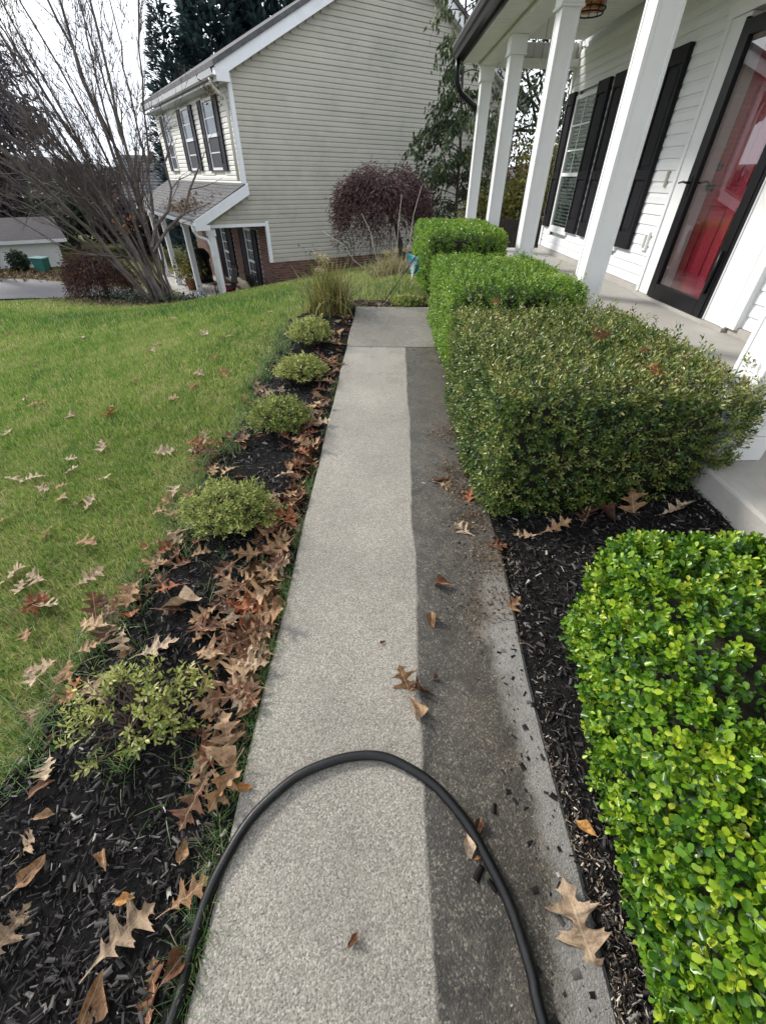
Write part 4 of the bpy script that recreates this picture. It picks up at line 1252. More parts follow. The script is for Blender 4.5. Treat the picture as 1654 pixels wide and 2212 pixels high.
# things on that porch
def rocking_chair(u, n, rot, label):
    zb = -2.08
    t = thing('rocking_chair', label, 'chair', (0, 0, 0))
    t['_b'] = (0, 0, 0)
    for s in (-.26, .26):
        pts = [(x, s, 0.03 + 0.16 * x * x) for x in np.linspace(-.5, .5, 9)]
        MB().tube(pts, 0.022, 6).build('rocker', M['black'], t)
    for sx in (-.24, .26):
        for s in (-.26, .26):
            MB().tube([(sx, s, 0.04), (sx * 0.95, s, 0.62 if sx > 0 else 0.5)], 0.02, 6).build('leg', M['black'], t)
    MB().box((-.26, -.27, 0.40), (.28, .27, 0.44)).build('seat', M['black'], t, 0.006)
    bk = MB()
    for k in range(7):
        y = -.24 + 0.08 * k
        bk.bar((-.25, y, 0.44), (-.46, y, 1.12), 0.035, 0.014)
    bk.bar((-.25, -.28, 0.45), (-.25, .28, 0.45), .03, .04).bar((-.46, -.29, 1.14), (-.46, .29, 1.14), .05, .09)
    bk.build('backrest', M['black'], t)
    for s in (-.29, .29): MB().bar((-.32, s, 0.64), (.30, s, 0.64), 0.05, 0.025).build('armrest', M['black'], t)
    t.matrix_world = Matrix.Translation(fpos(u, n, zb)) @ Matrix.Rotation(NR + rot, 4, 'Z')
    return t


def pillow(name, lab, u, n, z, size, mat, tilt=0.0, rot=0.0):
    V, F = [], []
    k = 8
    for side in (1, -1):
        for i in range(k + 1):
            for j in range(k + 1):
                a, b = i / k * 2 - 1, j / k * 2 - 1
                V.append((a * size[0] / 2 * (1 - .06 * b * b), b * size[1] / 2 * (1 - .06 * a * a), side * size[2] / 2 * (max(0, (1 - a ** 4) * (1 - b ** 4))) ** 0.5))
    m_ = (k + 1) ** 2
    for s in (0, 1):
        for i in range(k):
            for j in range(k):
                q = [s * m_ + i * (k + 1) + j, s * m_ + (i + 1) * (k + 1) + j, s * m_ + (i + 1) * (k + 1) + j + 1, s * m_ + i * (k + 1) + j + 1]
                F.append(q if s == 0 else q[::-1])
    o = link(name, np_mesh(name, np.array(V), np.array(F), mat, True))
    o.matrix_world = Matrix.Translation(fpos(u, n, z)) @ Matrix.Rotation(NR + rot, 4, 'Z') @ Matrix.Rotation(tilt, 4, 'Y')
    return tag(o, lab, 'cushion')


rocking_chair(4.25, 16.0, math.pi, 'black rocking chair on the porch of the beige house')
pillow('cushion', 'dark red cushion on the seat of the black rocking chair', 4.25, 16.0, -1.56, (.48, .48, .14), M['redcloth'])
bt = thing('porch_bench', 'dark slatted bench against the brick wall under the porch', 'bench', (4.72, 15.25, -2.08), NR)
bb = MB()
for k in range(4): bb.box((4.46 + k * .12, 14.75, -1.66), (4.565 + k * .12, 15.85, -1.63))
bb.build('seat', M['iron'], bt)
bb = MB()
for k in range(8): bb.box((4.93, 14.78 + k * .135, -1.6), (4.955, 14.83 + k * .135, -1.15))
bb.box((4.925, 14.74, -1.15), (4.96, 15.86, -1.08)); bb.build('backrest', M['iron'], bt)
for uu in (4.47, 4.92):
    for nn in (14.78, 15.78): MB().box((uu, nn, -2.08), (uu + .045, nn + .045, -1.661)).build('leg', M['iron'], bt)
for nn in (14.73, 15.84): MB().box((4.45, nn, -1.42), (4.95, nn + .045, -1.38)).build('armrest', M['iron'], bt)
pillow('cushion', 'cream cushion standing on the bench, nearer the white post', 4.72, 15.55, -1.40, (.44, .42, .15), M['creamcloth'], R(72))
pillow('cushion', 'tan cushion leaning on the bench beside the cream one', 4.70, 15.12, -1.40, (.44, .42, .15), M['terracotta'] if False else M['creamcloth'], R(66), R(12))
fp = thing('flower_pot', 'terracotta trough with yellowing plant at the porch edge of the beige house', 'planter', fpos(3.9, 19.3, -2.08))
px, py, pz_ = fpos(3.9, 19.3, -2.08)
MB().lathe([(0.0, 0), (0.15, 0), (0.2, 0.26), (0.23, 0.28), (0.23, 0.32), (0.2, 0.32), (0.19, 0.29), (0.0, 0.29)], (px, py, pz_), 16).build('pot', M['terracotta'], fp)
rr = np.random.default_rng(2)
P0 = np.array([[px, py, pz_ + 0.62]]) + rr.normal(0, 1, (420, 3)) * np.array([.25, .25, .22])
V, F, rn = scatter(*LEAF_OVAL, P0, frames(rand_unit(420, rr) + [0, 0, .4], rand_unit(420, rr)), np.full(420, .13), rr.random(420))
o = link('foliage', np_mesh('foliage', V, F, M['olive'], True, rn), fp)
gr_ = thing('covered_grill', 'dark covered grill standing on the porch beyond the posts', 'grill', fpos(4.7, 20.6, -2.08))
gx, gy, gz_ = fpos(4.7, 20.6, -2.08)
MB().lathe([(0.0, 0), (.36, 0), (.38, .3), (.36, .8), (.42, .86), (.40, 1.0), (.25, 1.18), (0.0, 1.22)], (gx, gy, gz_), 14).build('cover', M['black'], gr_)
for a in (0.5, 2.6, 4.7): MB().lathe([(0, 0), (.05, .0), (.05, .05), (0, .05)], (gx + .33 * math.cos(a), gy + .33 * math.sin(a), gz_ - .002), 8).build('wheel', M['rubber'], gr_)
# ---------------------------------------------------------------- clipped hedges
def hedge(name, label, lo, hi, r, n, rng, mat, tpl, k=8, slen=0.06, leaf=0.022, out=0.7, upb=0.45, jitter=0.03, strays=0, lump_a=0.025, singles=0, one_mat=None, group='clipped hedge bushes between the walk and the porch', side_tone=0.0, skew=None, ins=0.075, top_tone=0.0):
    base = ((lo[0] + hi[0]) / 2, (lo[1] + hi[1]) / 2, lo[2])
    t = thing(name, label, 'bush', base, 0, group)
    P, Nn = rounded_box_points(lo, hi, r, n, rng)
    P = P + Nn * (lump(P, 2.2, lo[1]) * lump_a)[:, None]
    P = P - Nn * (rng.exponential(jitter, n))[:, None]
    ax = Nn * out + np.array([0, 0, upb]) + rng.normal(0, 0.33, (n, 3))
    if strays:
        top = np.where(Nn[:, 2] > 0.6)[0]
        s = rng.choice(top, strays, replace=False)
        P[s] += np.array([0, 0, 1]) * rng.uniform(0.01, 0.075, strays)[:, None] + Nn[s] * 0.01
        ax[s] = np.array([0, 0, 1.0]) + rng.normal(0, 0.25, (strays, 3))
    if skew is not None:
        P = skew(P)
    LP, LF, LS, si, tt = sprigs(P, ax, rng, k, slen, leaf)
    tone = rng.random(n)
    patch = lump(P, 1.6, 3.3) * 0.12 + lump(P, 9.0, 5.1) * 0.12
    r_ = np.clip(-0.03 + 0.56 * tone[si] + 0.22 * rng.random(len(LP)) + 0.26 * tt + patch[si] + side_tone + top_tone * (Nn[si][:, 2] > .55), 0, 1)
    cam_p = np.array([0, 0, EYE])
    if singles:
        d = LP - cam_p
        dist = np.linalg.norm(d, axis=1)
        fwd = np.array([0.014, 0.782, -0.623])
        rt = np.array([1, -0.01, 0.01]); upv = np.array([-0.001, 0.623, 0.782])
        dz = d @ fwd
        u = (d @ rt) / dz; v = (d @ upv) / dz
        nx, ny, nz = Nn[si][:, 0], Nn[si][:, 1], Nn[si][:, 2]
        depth = np.zeros(len(LP))
        c = np.clip(LP, np.array(lo) + r, np.array(hi) - r)
        depth = np.linalg.norm(LP - c, axis=1) - r
        facing = np.abs(np.einsum('ij,ij->i', LF[:, :, 2], -d / dist[:, None]))
        ok = (dz > 0.1) & (np.abs(u) < 0.9) & (np.abs(v) < 1.19) & (depth > np.quantile(depth, 0.80)) & (np.einsum('ij,ij->i', Nn[si], -d) > 0) & (facing > 0.45)
        score = np.where(ok, LS / dz * facing, -1)
        idx = np.argsort(-score)[:singles * 3]
        idx = rng.choice(idx[score[idx] > 0], singles, replace=False)
    else:
        idx = np.array([], int)
    keep = np.ones(len(LP), bool); keep[idx] = False
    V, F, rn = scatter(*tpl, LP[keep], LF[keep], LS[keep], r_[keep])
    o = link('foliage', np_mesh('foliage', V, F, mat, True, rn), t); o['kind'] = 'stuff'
    if len(idx):
        me = np_mesh('leaf', tpl[0], tpl[1], one_mat, True)
        for i in idx:
            l_ = link('leaf', me, t)
            mw = Matrix.Identity(4)
            for a in range(3):
                for b in range(3): mw[a][b] = LF[i][a][b] * LS[i]
                mw[a][3] = LP[i][a]
            l_.matrix_basis = mw
    # inside: dark shell added to stop light leaking, plus stems down to the soil
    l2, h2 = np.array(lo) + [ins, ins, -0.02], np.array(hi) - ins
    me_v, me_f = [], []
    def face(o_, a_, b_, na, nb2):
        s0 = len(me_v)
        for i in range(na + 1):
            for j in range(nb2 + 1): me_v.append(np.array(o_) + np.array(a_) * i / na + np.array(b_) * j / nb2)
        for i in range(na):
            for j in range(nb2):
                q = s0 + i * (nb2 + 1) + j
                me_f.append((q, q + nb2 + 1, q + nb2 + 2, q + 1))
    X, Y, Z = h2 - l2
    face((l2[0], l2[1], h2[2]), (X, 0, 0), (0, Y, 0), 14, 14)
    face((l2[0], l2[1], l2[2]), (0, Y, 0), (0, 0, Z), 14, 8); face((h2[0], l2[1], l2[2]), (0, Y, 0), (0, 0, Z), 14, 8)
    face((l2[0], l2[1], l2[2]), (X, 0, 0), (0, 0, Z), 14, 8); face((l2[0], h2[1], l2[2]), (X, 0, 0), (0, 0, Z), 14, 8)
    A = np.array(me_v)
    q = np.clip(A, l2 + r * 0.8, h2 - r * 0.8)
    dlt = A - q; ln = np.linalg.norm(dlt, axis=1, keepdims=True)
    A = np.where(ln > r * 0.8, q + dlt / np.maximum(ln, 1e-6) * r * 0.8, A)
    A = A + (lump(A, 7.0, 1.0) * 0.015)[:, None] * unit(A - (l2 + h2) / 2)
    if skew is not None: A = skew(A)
    link('twigs', np_mesh('twigs', A, np.array(me_f), M['hedgecore'], True), t)  # closed dark core standing in for the shaded twig mass
    st = MB()
    for i in range(9):
        x = rng.uniform(lo[0] + .12, hi[0] - .12); y = rng.uniform(lo[1] + .1, hi[1] - .1)
        st.tube([(x, y, g1(x, y) - 0.03), (x + rng.normal(0, .03), y + rng.normal(0, .03), lo[2] + 0.12), (x + rng.normal(0, .06), y + rng.normal(0, .06), lo[2] + 0.3)], [.012, .010, .006], 5)
    st.build('stem', M['twig'], t)
    return t


rg = np.random.default_rng(101)
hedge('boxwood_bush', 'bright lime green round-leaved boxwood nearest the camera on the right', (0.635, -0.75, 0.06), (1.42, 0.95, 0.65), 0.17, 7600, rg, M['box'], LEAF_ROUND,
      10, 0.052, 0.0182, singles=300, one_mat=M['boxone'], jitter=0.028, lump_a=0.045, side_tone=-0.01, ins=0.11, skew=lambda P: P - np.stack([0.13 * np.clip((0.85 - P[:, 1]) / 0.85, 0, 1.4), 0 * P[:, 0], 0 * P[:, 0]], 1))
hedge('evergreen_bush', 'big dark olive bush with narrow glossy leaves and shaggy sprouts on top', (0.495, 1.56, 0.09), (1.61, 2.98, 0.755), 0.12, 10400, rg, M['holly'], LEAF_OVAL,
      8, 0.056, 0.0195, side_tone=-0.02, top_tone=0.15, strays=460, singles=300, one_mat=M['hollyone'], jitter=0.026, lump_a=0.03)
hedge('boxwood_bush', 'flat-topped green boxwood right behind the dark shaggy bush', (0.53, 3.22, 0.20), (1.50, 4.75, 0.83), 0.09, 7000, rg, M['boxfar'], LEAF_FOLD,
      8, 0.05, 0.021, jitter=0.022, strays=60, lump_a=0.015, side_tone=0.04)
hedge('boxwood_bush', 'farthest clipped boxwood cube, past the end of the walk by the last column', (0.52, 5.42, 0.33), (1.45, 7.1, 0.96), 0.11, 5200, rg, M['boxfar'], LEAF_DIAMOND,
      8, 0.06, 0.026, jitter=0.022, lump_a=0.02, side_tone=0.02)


# ---------------------------------------------------------------- small variegated shrubs in the left bed
def small_shrub(label, x, y, rx, ry, h, n, rng, open_=0.0, tpl=LEAF_OVAL, leaf=0.020, tone=0.0):
    z0 = g1(x, y)
    t = thing('variegated_shrub', label, 'shrub', (x, y, z0), 0, 'low variegated shrubs in the left bed')
    d = rand_unit(n, rng); d[:, 2] = np.abs(d[:, 2]) * 0.9 - 0.12
    rad = rng.uniform(0.70, 1.0, n) * (1 + 0.30 * lump(d, 2.3, x * 9 + y)) * (1 + .16 * (rng.random(n) < .08))
    if open_ > 0:
        keepm = lump(d, 3.1, y * 5) > -open_
        d, rad = d[keepm], rad[keepm]; n = len(d)
    P = np.array([x, y, z0 + h * 0.42]) + d * rad[:, None] * np.array([rx, ry, h * 0.58])
    P[:, 2] = np.maximum(P[:, 2], z0 + 0.03)
    LP, LF, LS, si, tt = sprigs(P, d + np.array([0, 0, .5]) + rng.normal(0, .3, (n, 3)), rng, 7, 0.05, leaf)
    s_t = rng.random(n)
    rn = np.clip(0.07 + 0.42 * s_t[si] + 0.33 * rng.random(len(LP)) + 0.24 * tt + tone, 0, 1)
    V, F, rn = scatter(*tpl, LP, LF, LS, rn)
    o = link('foliage', np_mesh('foliage', V, F, M['shrub'], True, rn), t); o['kind'] = 'stuff'
    mb = MB()
    for i in rng.choice(n, min(n, 70), replace=False):
        e = Vector(P[i]); b = Vector((x + rng.normal(0, .025), y + rng.normal(0, .025), z0 - .01))
        mid = b.lerp(e, .55) + Vector((rng.normal(0, .02), rng.normal(0, .02), .03))
        mb.tube([b, mid, e], [.004, .003, .0015], 4, False)
    mb.build('twigs', M['twig'], t)
    return t


rs = np.random.default_rng(33)
small_shrub('sparse yellow-green shrub with bare twigs, nearest of the five in the left bed', -0.76, 0.66, 0.215, 0.16, 0.23, 300, rs, 0.02, LEAF_OVAL, 0.021, 0.12)
small_shrub('dense round pale green shrub beside the thick pile of brown leaves', -0.71, 1.58, 0.205, 0.18, 0.255, 760, rs, 0.6, LEAF_OVAL, 0.0175)
small_shrub('darker green shrub, middle of the five, with pale leaves on its walk side', -0.62, 2.47, 0.19, 0.17, 0.24, 640, rs, 0.7, LEAF_OVAL, 0.019, -0.1)
small_shrub('round yellowish shrub with tan leaves at its foot, fourth along the left bed', -0.585, 3.22, 0.19, 0.17, 0.22, 560, rs, 0.7, LEAF_OVAL, 0.020, 0.05)
small_shrub('loose yellow-green shrub next to the ornamental grass, farthest of the five', -0.61, 3.95, 0.20, 0.18, 0.26, 520, rs, 0.6, LEAF_OVAL, 0.022, 0.05)
small_shrub('little bright green clump of leaves at the far edge of the walk', 0.33, 5.22, 0.17, 0.12, 0.12, 260, rs, 0.8, LEAF_OVAL, 0.028, -0.05)


# ---------------------------------------------------------------- grasses built blade by blade
def blades(P, rng, h, w, lean, mat, name, curl=0.5, rnd=None, segs=2, upv=None):
    n = len(P)
    az = rng.uniform(0, 2 * np.pi, n)
    ln = np.abs(rng.normal(0, lean, n)) + 0.05
    dx, dy = np.cos(az) * ln, np.sin(az) * ln
    hh = h * rng.uniform(0.55, 1.25, n) if np.isscalar(h) else h
    ww = w * rng.uniform(0.7, 1.3, n) if np.isscalar(w) else w
    sa = az + np.pi / 2 + rng.normal(0, .5, n)
    sx, sy = np.cos(sa), np.sin(sa)
    ts = np.linspace(0, 1, segs + 1)
    rows = []
    for t in ts:
        k = t ** 1.7
        c = P + np.stack([dx * hh * k, dy * hh * k, hh * (t - curl * ln * t * t * 0.6)], 1)
        hw = ww * (1 - t * 0.9) * 0.5
        rows += [c - np.stack([sx * hw, sy * hw, 0 * hw], 1), c + np.stack([sx * hw, sy * hw, 0 * hw], 1)]
    m_ = 2 * (segs + 1)
    V = np.stack(rows, 1).reshape(-1, 3)
    f0 = np.array([(2 * i, 2 * i + 1, 2 * i + 3, 2 * i + 2) for i in range(segs)])
    F = (f0[None] + (np.arange(n) * m_)[:, None, None]).reshape(-1, 4)
    r_ = rng.random(n) if rnd is None else rnd
    return np_mesh(name, V, F, mat, True, np.repeat(r_, m_))


rgz = np.random.default_rng(77)


def lawn_ok(x, y):
    near = ~in_left_bed(x, y) & ~((x > path_l(y) - 0.02) & (y < 5.15)) & ~((x > 0.30) & (y < 5.7)) & ~((x > 0.5) & (y < 8.9)) & (x < 3.2)
    # keep off the house next door (frame u,n) and the driveway
    u = cu * x + su * y; n = -su * x + cu * y
    ok = near & ~((n > N0 - 0.02) & (u > 3.0)) & ~((n > 13.2) & (u > 3.2) & (u < 5.25)) & ~((x < -6.5) & (y > 13.5)) & (y < 17.6)
    ok &= ~(((x + 6.2) / 2.6) ** 2 + ((y - 12.7) / 1.25) ** 2 < 1.0)
    return ok


def lawn_pts(n, x0, x1, y0, y1, rng, pw=1.0):
    x = rng.uniform(x0, x1, n); y = y0 + (y1 - y0) * rng.random(n) ** pw
    k = lawn_ok(x, y); x, y = x[k], y[k]
    return x, y


px_, py_, ph_, pw_ = [], [], [], []
for n, x0, x1, y0, y1, h, w in ((80000, -3.4, -0.85, 0.2, 3.2, .040, .0050), (84000, -5.2, -0.6, 2.6, 6.2, .046, .0085), (56000, -8.5, 1.2, 5.6, 10.5, .058, .015), (36000, -13.5, 3.0, 10.0, 17.2, .06, .024)):
    x, y = lawn_pts(n, x0, x1, y0, y1, rgz)
    vis = (np.abs(x) < 0.98 * y + 0.75)
    x, y = x[vis], y[vis]
    px_.append(x); py_.append(y); ph_.append(np.full(len(x), h)); pw_.append(np.full(len(x), w))
px_, py_, ph_, pw_ = map(np.concatenate, (px_, py_, ph_, pw_))
Pz = g(px_, py_) - 0.024
XY = np.stack([px_, py_, 0 * px_], 1)
band = np.exp(-((py_ - 6.6 + 0.35 * px_) / 1.1) ** 2)                       # a darker band of taller blades crosses the lawn
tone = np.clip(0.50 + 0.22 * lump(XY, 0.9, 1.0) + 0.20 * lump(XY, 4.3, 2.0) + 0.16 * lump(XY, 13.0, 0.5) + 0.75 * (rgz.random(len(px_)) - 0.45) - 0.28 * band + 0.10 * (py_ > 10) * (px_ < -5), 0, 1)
tone[rgz.random(len(px_)) < 0.09 + 0.22 * np.exp(-np.maximum(0, bed_l(np.minimum(py_, 4.7)) - px_) / .22) + .10 * (lump(XY, 2.1, 7.0) > .45)] = 0.97
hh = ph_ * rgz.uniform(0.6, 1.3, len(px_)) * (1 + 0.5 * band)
wid = pw_ * rgz.uniform(.7, 1.3, len(px_))
for sel, sg, lab in ((py_ < 5.2, 2, 'short bright lawn grass beside the mulch, strewn with dead leaves'), (py_ >= 5.2, 1, 'far lawn grass with a darker band of taller blades sloping to the beige house')):
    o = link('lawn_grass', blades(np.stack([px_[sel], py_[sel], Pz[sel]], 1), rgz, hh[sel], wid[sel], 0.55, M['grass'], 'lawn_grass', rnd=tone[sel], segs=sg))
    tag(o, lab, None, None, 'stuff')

# coarse grass creeping along the bed edges and the walk edge
def tufts(n_t, per, xyfun, h, w, name, label, mat, rng, spread=.03):
    c = np.array([xyfun() for _ in range(n_t)])
    P = np.repeat(c, per, 0) + rng.normal(0, spread, (n_t * per, 2))
    ok = (P[:, 0] < path_l(P[:, 1]) + 0.0) | (P[:, 1] > 5.1)
    P = P[ok]
    P3 = np.stack([P[:, 0], P[:, 1], g(P[:, 0], P[:, 1]) + 0.004], 1)
    o_ = link(name, blades(P3, rng, h, w, 0.75, mat, name, segs=3))
    return tag(o_, label, None, None, 'stuff')


def e1():
    y = rgz.choice([rgz.uniform(0.0, 0.65), rgz.uniform(0.62, 1.25), rgz.uniform(1.2, 2.2), rgz.uniform(2.2, 4.0)], p=[.28, .42, .18, .12])
    return (path_l(y) - abs(rgz.normal(0, .022)), y)
def e2():
    y = rgz.uniform(0.45, 4.6); return (float(bed_l(y)) + rgz.normal(0.02, .05), y)
def e3():
    q = rgz.choice(4)
    cx, cy, s = [(-.92, .80, .06), (-.60, 1.33, .09), (-.55, .50, .05), (-.80, .50, .04)][q]
    return (cx + rgz.normal(0, s), cy + rgz.normal(0, s))
tufts(190, 16, e1, .055, .0034, 'edge_grass', 'tufts of coarse grass creeping over the left edge of the walk', M['weed'], rgz, .014)
tufts(260, 16, e2, .06, .005, 'edge_grass', 'ragged grass along the border between lawn and mulch', M['weed'], rgz, .03)
tufts(34, 12, e3, .07, .0035, 'weed_grass', 'wiry weeds coming up through the mulch around the nearest shrubs', M['weed'], rgz, .022)


def grass_clump(name, label, x, y, rad, h, n, w, mat, rng, lean=0.55, plumes=0):
    z0 = g1(x, y)
    t = thing(name, label, 'ornamental grass', (x, y, z0))
    P = np.array([x, y, z0]) + np.concatenate([rng.normal(0, rad, (n, 2)), np.zeros((n, 1))], 1)
    o_ = link('blades', blades(P, rng, h, w, lean, mat, 'blades', 0.9, segs=4), t); o_['kind'] = 'stuff'
    for i in range(plumes):
        a = rng.uniform(0, 6.28); s = rng.uniform(.1, .26)
        b = Vector((x + rng.normal(0, rad), y + rng.normal(0, rad), z0))
        e = b + Vector((math.cos(a) * s, math.sin(a) * s, h * rng.uniform(.8, 1.1)))
        st = MB().tube([b, b.lerp(e, .6) + Vector((0, 0, .06)), e], [.003, .0025, .002], 4)
        s_ = st.build('plume', M['tansedge'], t)
        k = 90
        Q = np.array(e) + rng.normal(0, 1, (k, 3)) * np.array([.025, .025, .022])
        V, F, r_ = scatter(*LEAF_DIAMOND, Q, frames(rand_unit(k, rng), rand_unit(k, rng)), np.full(k, .022), rng.random(k) * .6 + .4)
        link('seed_head', np_mesh('seed_head', V, F, M['tansedge'], True, r_), s_)
    return t


rg2 = np.random.default_rng(9)
grass_clump('ornamental_grass', 'arching green and yellow grass clump at the far end of the left bed', -0.50, 4.95, 0.10, 0.50, 620, .013, M['sedge'], rg2, 0.62, 3)
grass_clump('ornamental_grass', 'low dry tan grass clump on the lawn near the flag', 0.30, 9.0, 0.20, 0.42, 700, .018, M['tansedge'], rg2, 0.9, 5)

# pale bare whips standing in the dry clump
for (dx_, top, lab) in ((-.16, (-.42, 1.0), 'bare pale whip leaning left out of the dry grass clump'), (.02, (.10, 1.25), 'bare kinked pale whip standing in the dry grass clump'),
                        (.16, (.30, 1.35), 'bare pale whip beside the far boxwood'), (-.3, (-1.0, .75), 'low bare twig slanting left from the dry grass clump')):
    bx, by = 0.30 + dx_, 9.1
    bz = g1(bx, by)
    q = MB(); 
    p0 = Vector((bx, by, bz)); p1 = Vector((bx + top[0] * .45, by, bz + top[1] * .4)); p2 = Vector((bx + top[0] * .6, by, bz + top[1] * .7)); p3 = Vector((bx + top[0], by, bz + top[1]))
    q.tube([p0, p1, p2, p3], [.008, .006, .005, .003], 5).tube([p1, p1 + Vector((-.08, 0, .3))], [.004, .002], 4)
    tag(q.build('bare_whip', M['paletwig']), lab, 'twig')


# ---------------------------------------------------------------- trees
def tubes_np(segs, n=5):
    """segs: (a, b, ra, rb) arrays; open tapered tubes"""
    A = np.array([s[0] for s in segs]); B = np.array([s[1] for s in segs]); ra = np.array([s[2] for s in segs]); rb = np.array([s[3] for s in segs])
    d = unit(B - A)
    ref = np.where(np.abs(d[:, 2:3]) > .9, np.array([[1.0, 0, 0]]), np.array([[0, 0, 1.0]]))
    x = unit(np.cross(ref, d)); y = np.cross(d, x)
    rows = []
    for c, r_ in ((A, ra), (B, rb)):
        for k in range(n):
            a = 2 * np.pi * k / n
            rows.append(c + (x * math.cos(a) + y * math.sin(a)) * r_[:, None])
    V = np.stack(rows, 1).reshape(-1, 3)
    f0 = np.array([(k, (k + 1) % n, n + (k + 1) % n, n + k) for k in range(n)])
    F = (f0[None] + (np.arange(len(A)) * 2 * n)[:, None, None]).reshape(-1, 4)
    return V, F


def grow(segs, p, d, length, r, rng, level, up=0.12, wob=0.10, kids=(5, 4, 3), lo=0.25, droop=0.0, ang=(18, 38)):
    n = max(3, int(length / 0.22))
    pts = [p]
    dd = d
    for i in range(n):
        dd = unit((dd + rng.normal(0, wob, 3) + np.array([0, 0, up - droop]) * 0.5)[None])[0]
        q = p + dd * (length / n)
        ra = r * (1 - 0.75 * i / n); rb = r * (1 - 0.75 * (i + 1) / n)
        segs.append((p, q, ra, rb)); p = q; pts.append((q, dd, rb))
    if level > 0:
        kk = kids[len(kids) - level] if level <= len(kids) else 3
        for j in range(kk):
            i = int(rng.uniform(lo, 0.97) * n)
            q, dq, rq = pts[max(1, min(i, n))]
            perp = unit(np.cross(dq, rand_unit(1, rng)[0])[None])[0]
            a = math.radians(rng.uniform(*ang))
            nd = dq * math.cos(a) + perp * math.sin(a)
            grow(segs, q, nd, length * rng.uniform(0.30, 0.55) * (1.1 - 0.5 * i / n), max(rq * 0.62, 0.0042), rng, level - 1, up, wob * 1.2, kids, lo, droop, ang)


# the leaning bare crape myrtle
rt_ = np.random.default_rng(5)
TB = np.array([-5.55, 12.1, -1.30])
right = np.array([0.90, 0.42, 0.0]); toward = np.array([0.42, -0.90, 0.0])
myr = thing('bare_tree', 'leafless multi-stemmed tree leaning left in front of the beige house porch', 'tree', tuple(TB))
trunk_s, twig_s = [], []
angs = [-58, -52, -47, -44, -40, -37, -33, -30, -27, -24, -21, -18, -15, -12, -9, -6, -3, 0, 3, 6, 9, 2]
for i, a in enumerate(angs):
    a1 = math.radians(a + rt_.normal(0, 2)); dep = rt_.uniform(-.35, .35)
    a0 = a1 * 0.42 - 0.03
    d0_ = unit((right * math.sin(a0) + np.array([0, 0, 1]) * math.cos(a0) + toward * dep * 0.5)[None])[0]
    d1_ = unit((right * math.sin(a1) + np.array([0, 0, 1]) * math.cos(a1) + toward * dep)[None])[0]
    b = TB + right * (rt_.uniform(-.26, .26) + a * .007 + .14) + toward * rt_.uniform(-.3, .3)
    r0 = rt_.uniform(.028, .052)
    L = rt_.uniform(5.2, 7.0)
    p = b
    nst = 16
    for s in range(nst):
        t_ = s / nst
        dd = unit((d0_ * (1 - min(1, t_ * 1.9)) + d1_ * min(1, t_ * 1.9) + rt_.normal(0, .085, 3))[None])[0]
        q = p + dd * L / nst
        ra, rb = r0 * (1 - .74 * t_), r0 * (1 - .74 * (s + 1) / nst)
        trunk_s.append((p, q, ra, rb))
        if s >= 4:
            for _ in range(rt_.choice([0, 1, 1, 2, 2])):
                perp = unit(np.cross(dd, rand_unit(1, rt_)[0])[None])[0]
                an = math.radians(rt_.uniform(12, 34))
                grow(twig_s, q, dd * math.cos(an) + perp * math.sin(an), L * rt_.uniform(.16, .34) * (1.15 - .6 * t_), max(rb * .45, .0075), rt_, 2, .10, .10, (6, 4), .15)
        p = q
# low sweeping branches on the left side, and two crooked limbs across the porch roof
for a, h0, L in ((-80, 1.1, 3.2), (-74, 1.7, 3.4), (-68, 2.2, 3.2)):
    a1 = math.radians(a)
    grow(twig_s, TB + np.array([0, 0, h0]) + right * (-h0 * .35), unit((right * math.sin(a1) + np.array([0, 0, math.cos(a1)]) + toward * .2)[None])[0], L, .024, rt_, 2, .05, .12, (7, 4), .1)
for pts in ([(0.05, 1.35), (.25, 1.75), (.62, 2.05), (.80, 2.45), (.78, 2.9), (1.05, 3.3)], [(0.05, 1.25), (.5, 1.7), (.95, 2.0), (1.2, 2.45), (1.5, 2.85)]):
    P3 = [TB + right * a_ + toward * .25 + np.array([0, 0, b_]) for a_, b_ in pts]
    for i in range(len(P3) - 1):
        trunk_s.append((P3[i], P3[i + 1], .038 - .005 * i, .033 - .005 * i))
        grow(twig_s, P3[i + 1], unit((P3[i + 1] - P3[i] + rt_.normal(0, .2, 3))[None])[0], .8, .014, rt_, 1, .05, .12, (4,), .2)
V, F = tubes_np(trunk_s, 7); link('trunk', np_mesh('trunk', V, F, M['myrtle'], True), myr)
V, F = tubes_np(twig_s, 3); o = link('branches', np_mesh('branches', V, F, M['myrtle'], True), myr); o['kind'] = 'stuff'
ends = np.array([s[1] for s in twig_s[::7]])
Q = ends[rt_.choice(len(ends), 1500)] + rt_.normal(0, .04, (1500, 3))
V, F, r_ = scatter(*LEAF_DIAMOND, Q, frames(rand_unit(1500, rt_), rand_unit(1500, rt_)), rt_.uniform(.025, .05, 1500), rt_.random(1500) * .6)
o = link('seed_pods', np_mesh('seed_pods', V, F, M['redshrub'], True, r_), myr); o['kind'] = 'stuff'
Q = TB + right * -0.25 + toward * .3 + np.array([0, 0, 1.85]) + rt_.normal(0, 1, (46, 3)) * np.array([.28, .2, .10])
V, F, r_ = scatter(*LEAF_OVAL, Q, frames(rand_unit(46, rt_) - [0, 0, .5], rand_unit(46, rt_)), rt_.uniform(.05, .10, 46), rt_.random(46))
link('leaves', np_mesh('leaves', V, F, M['orange'], True, r_), myr)


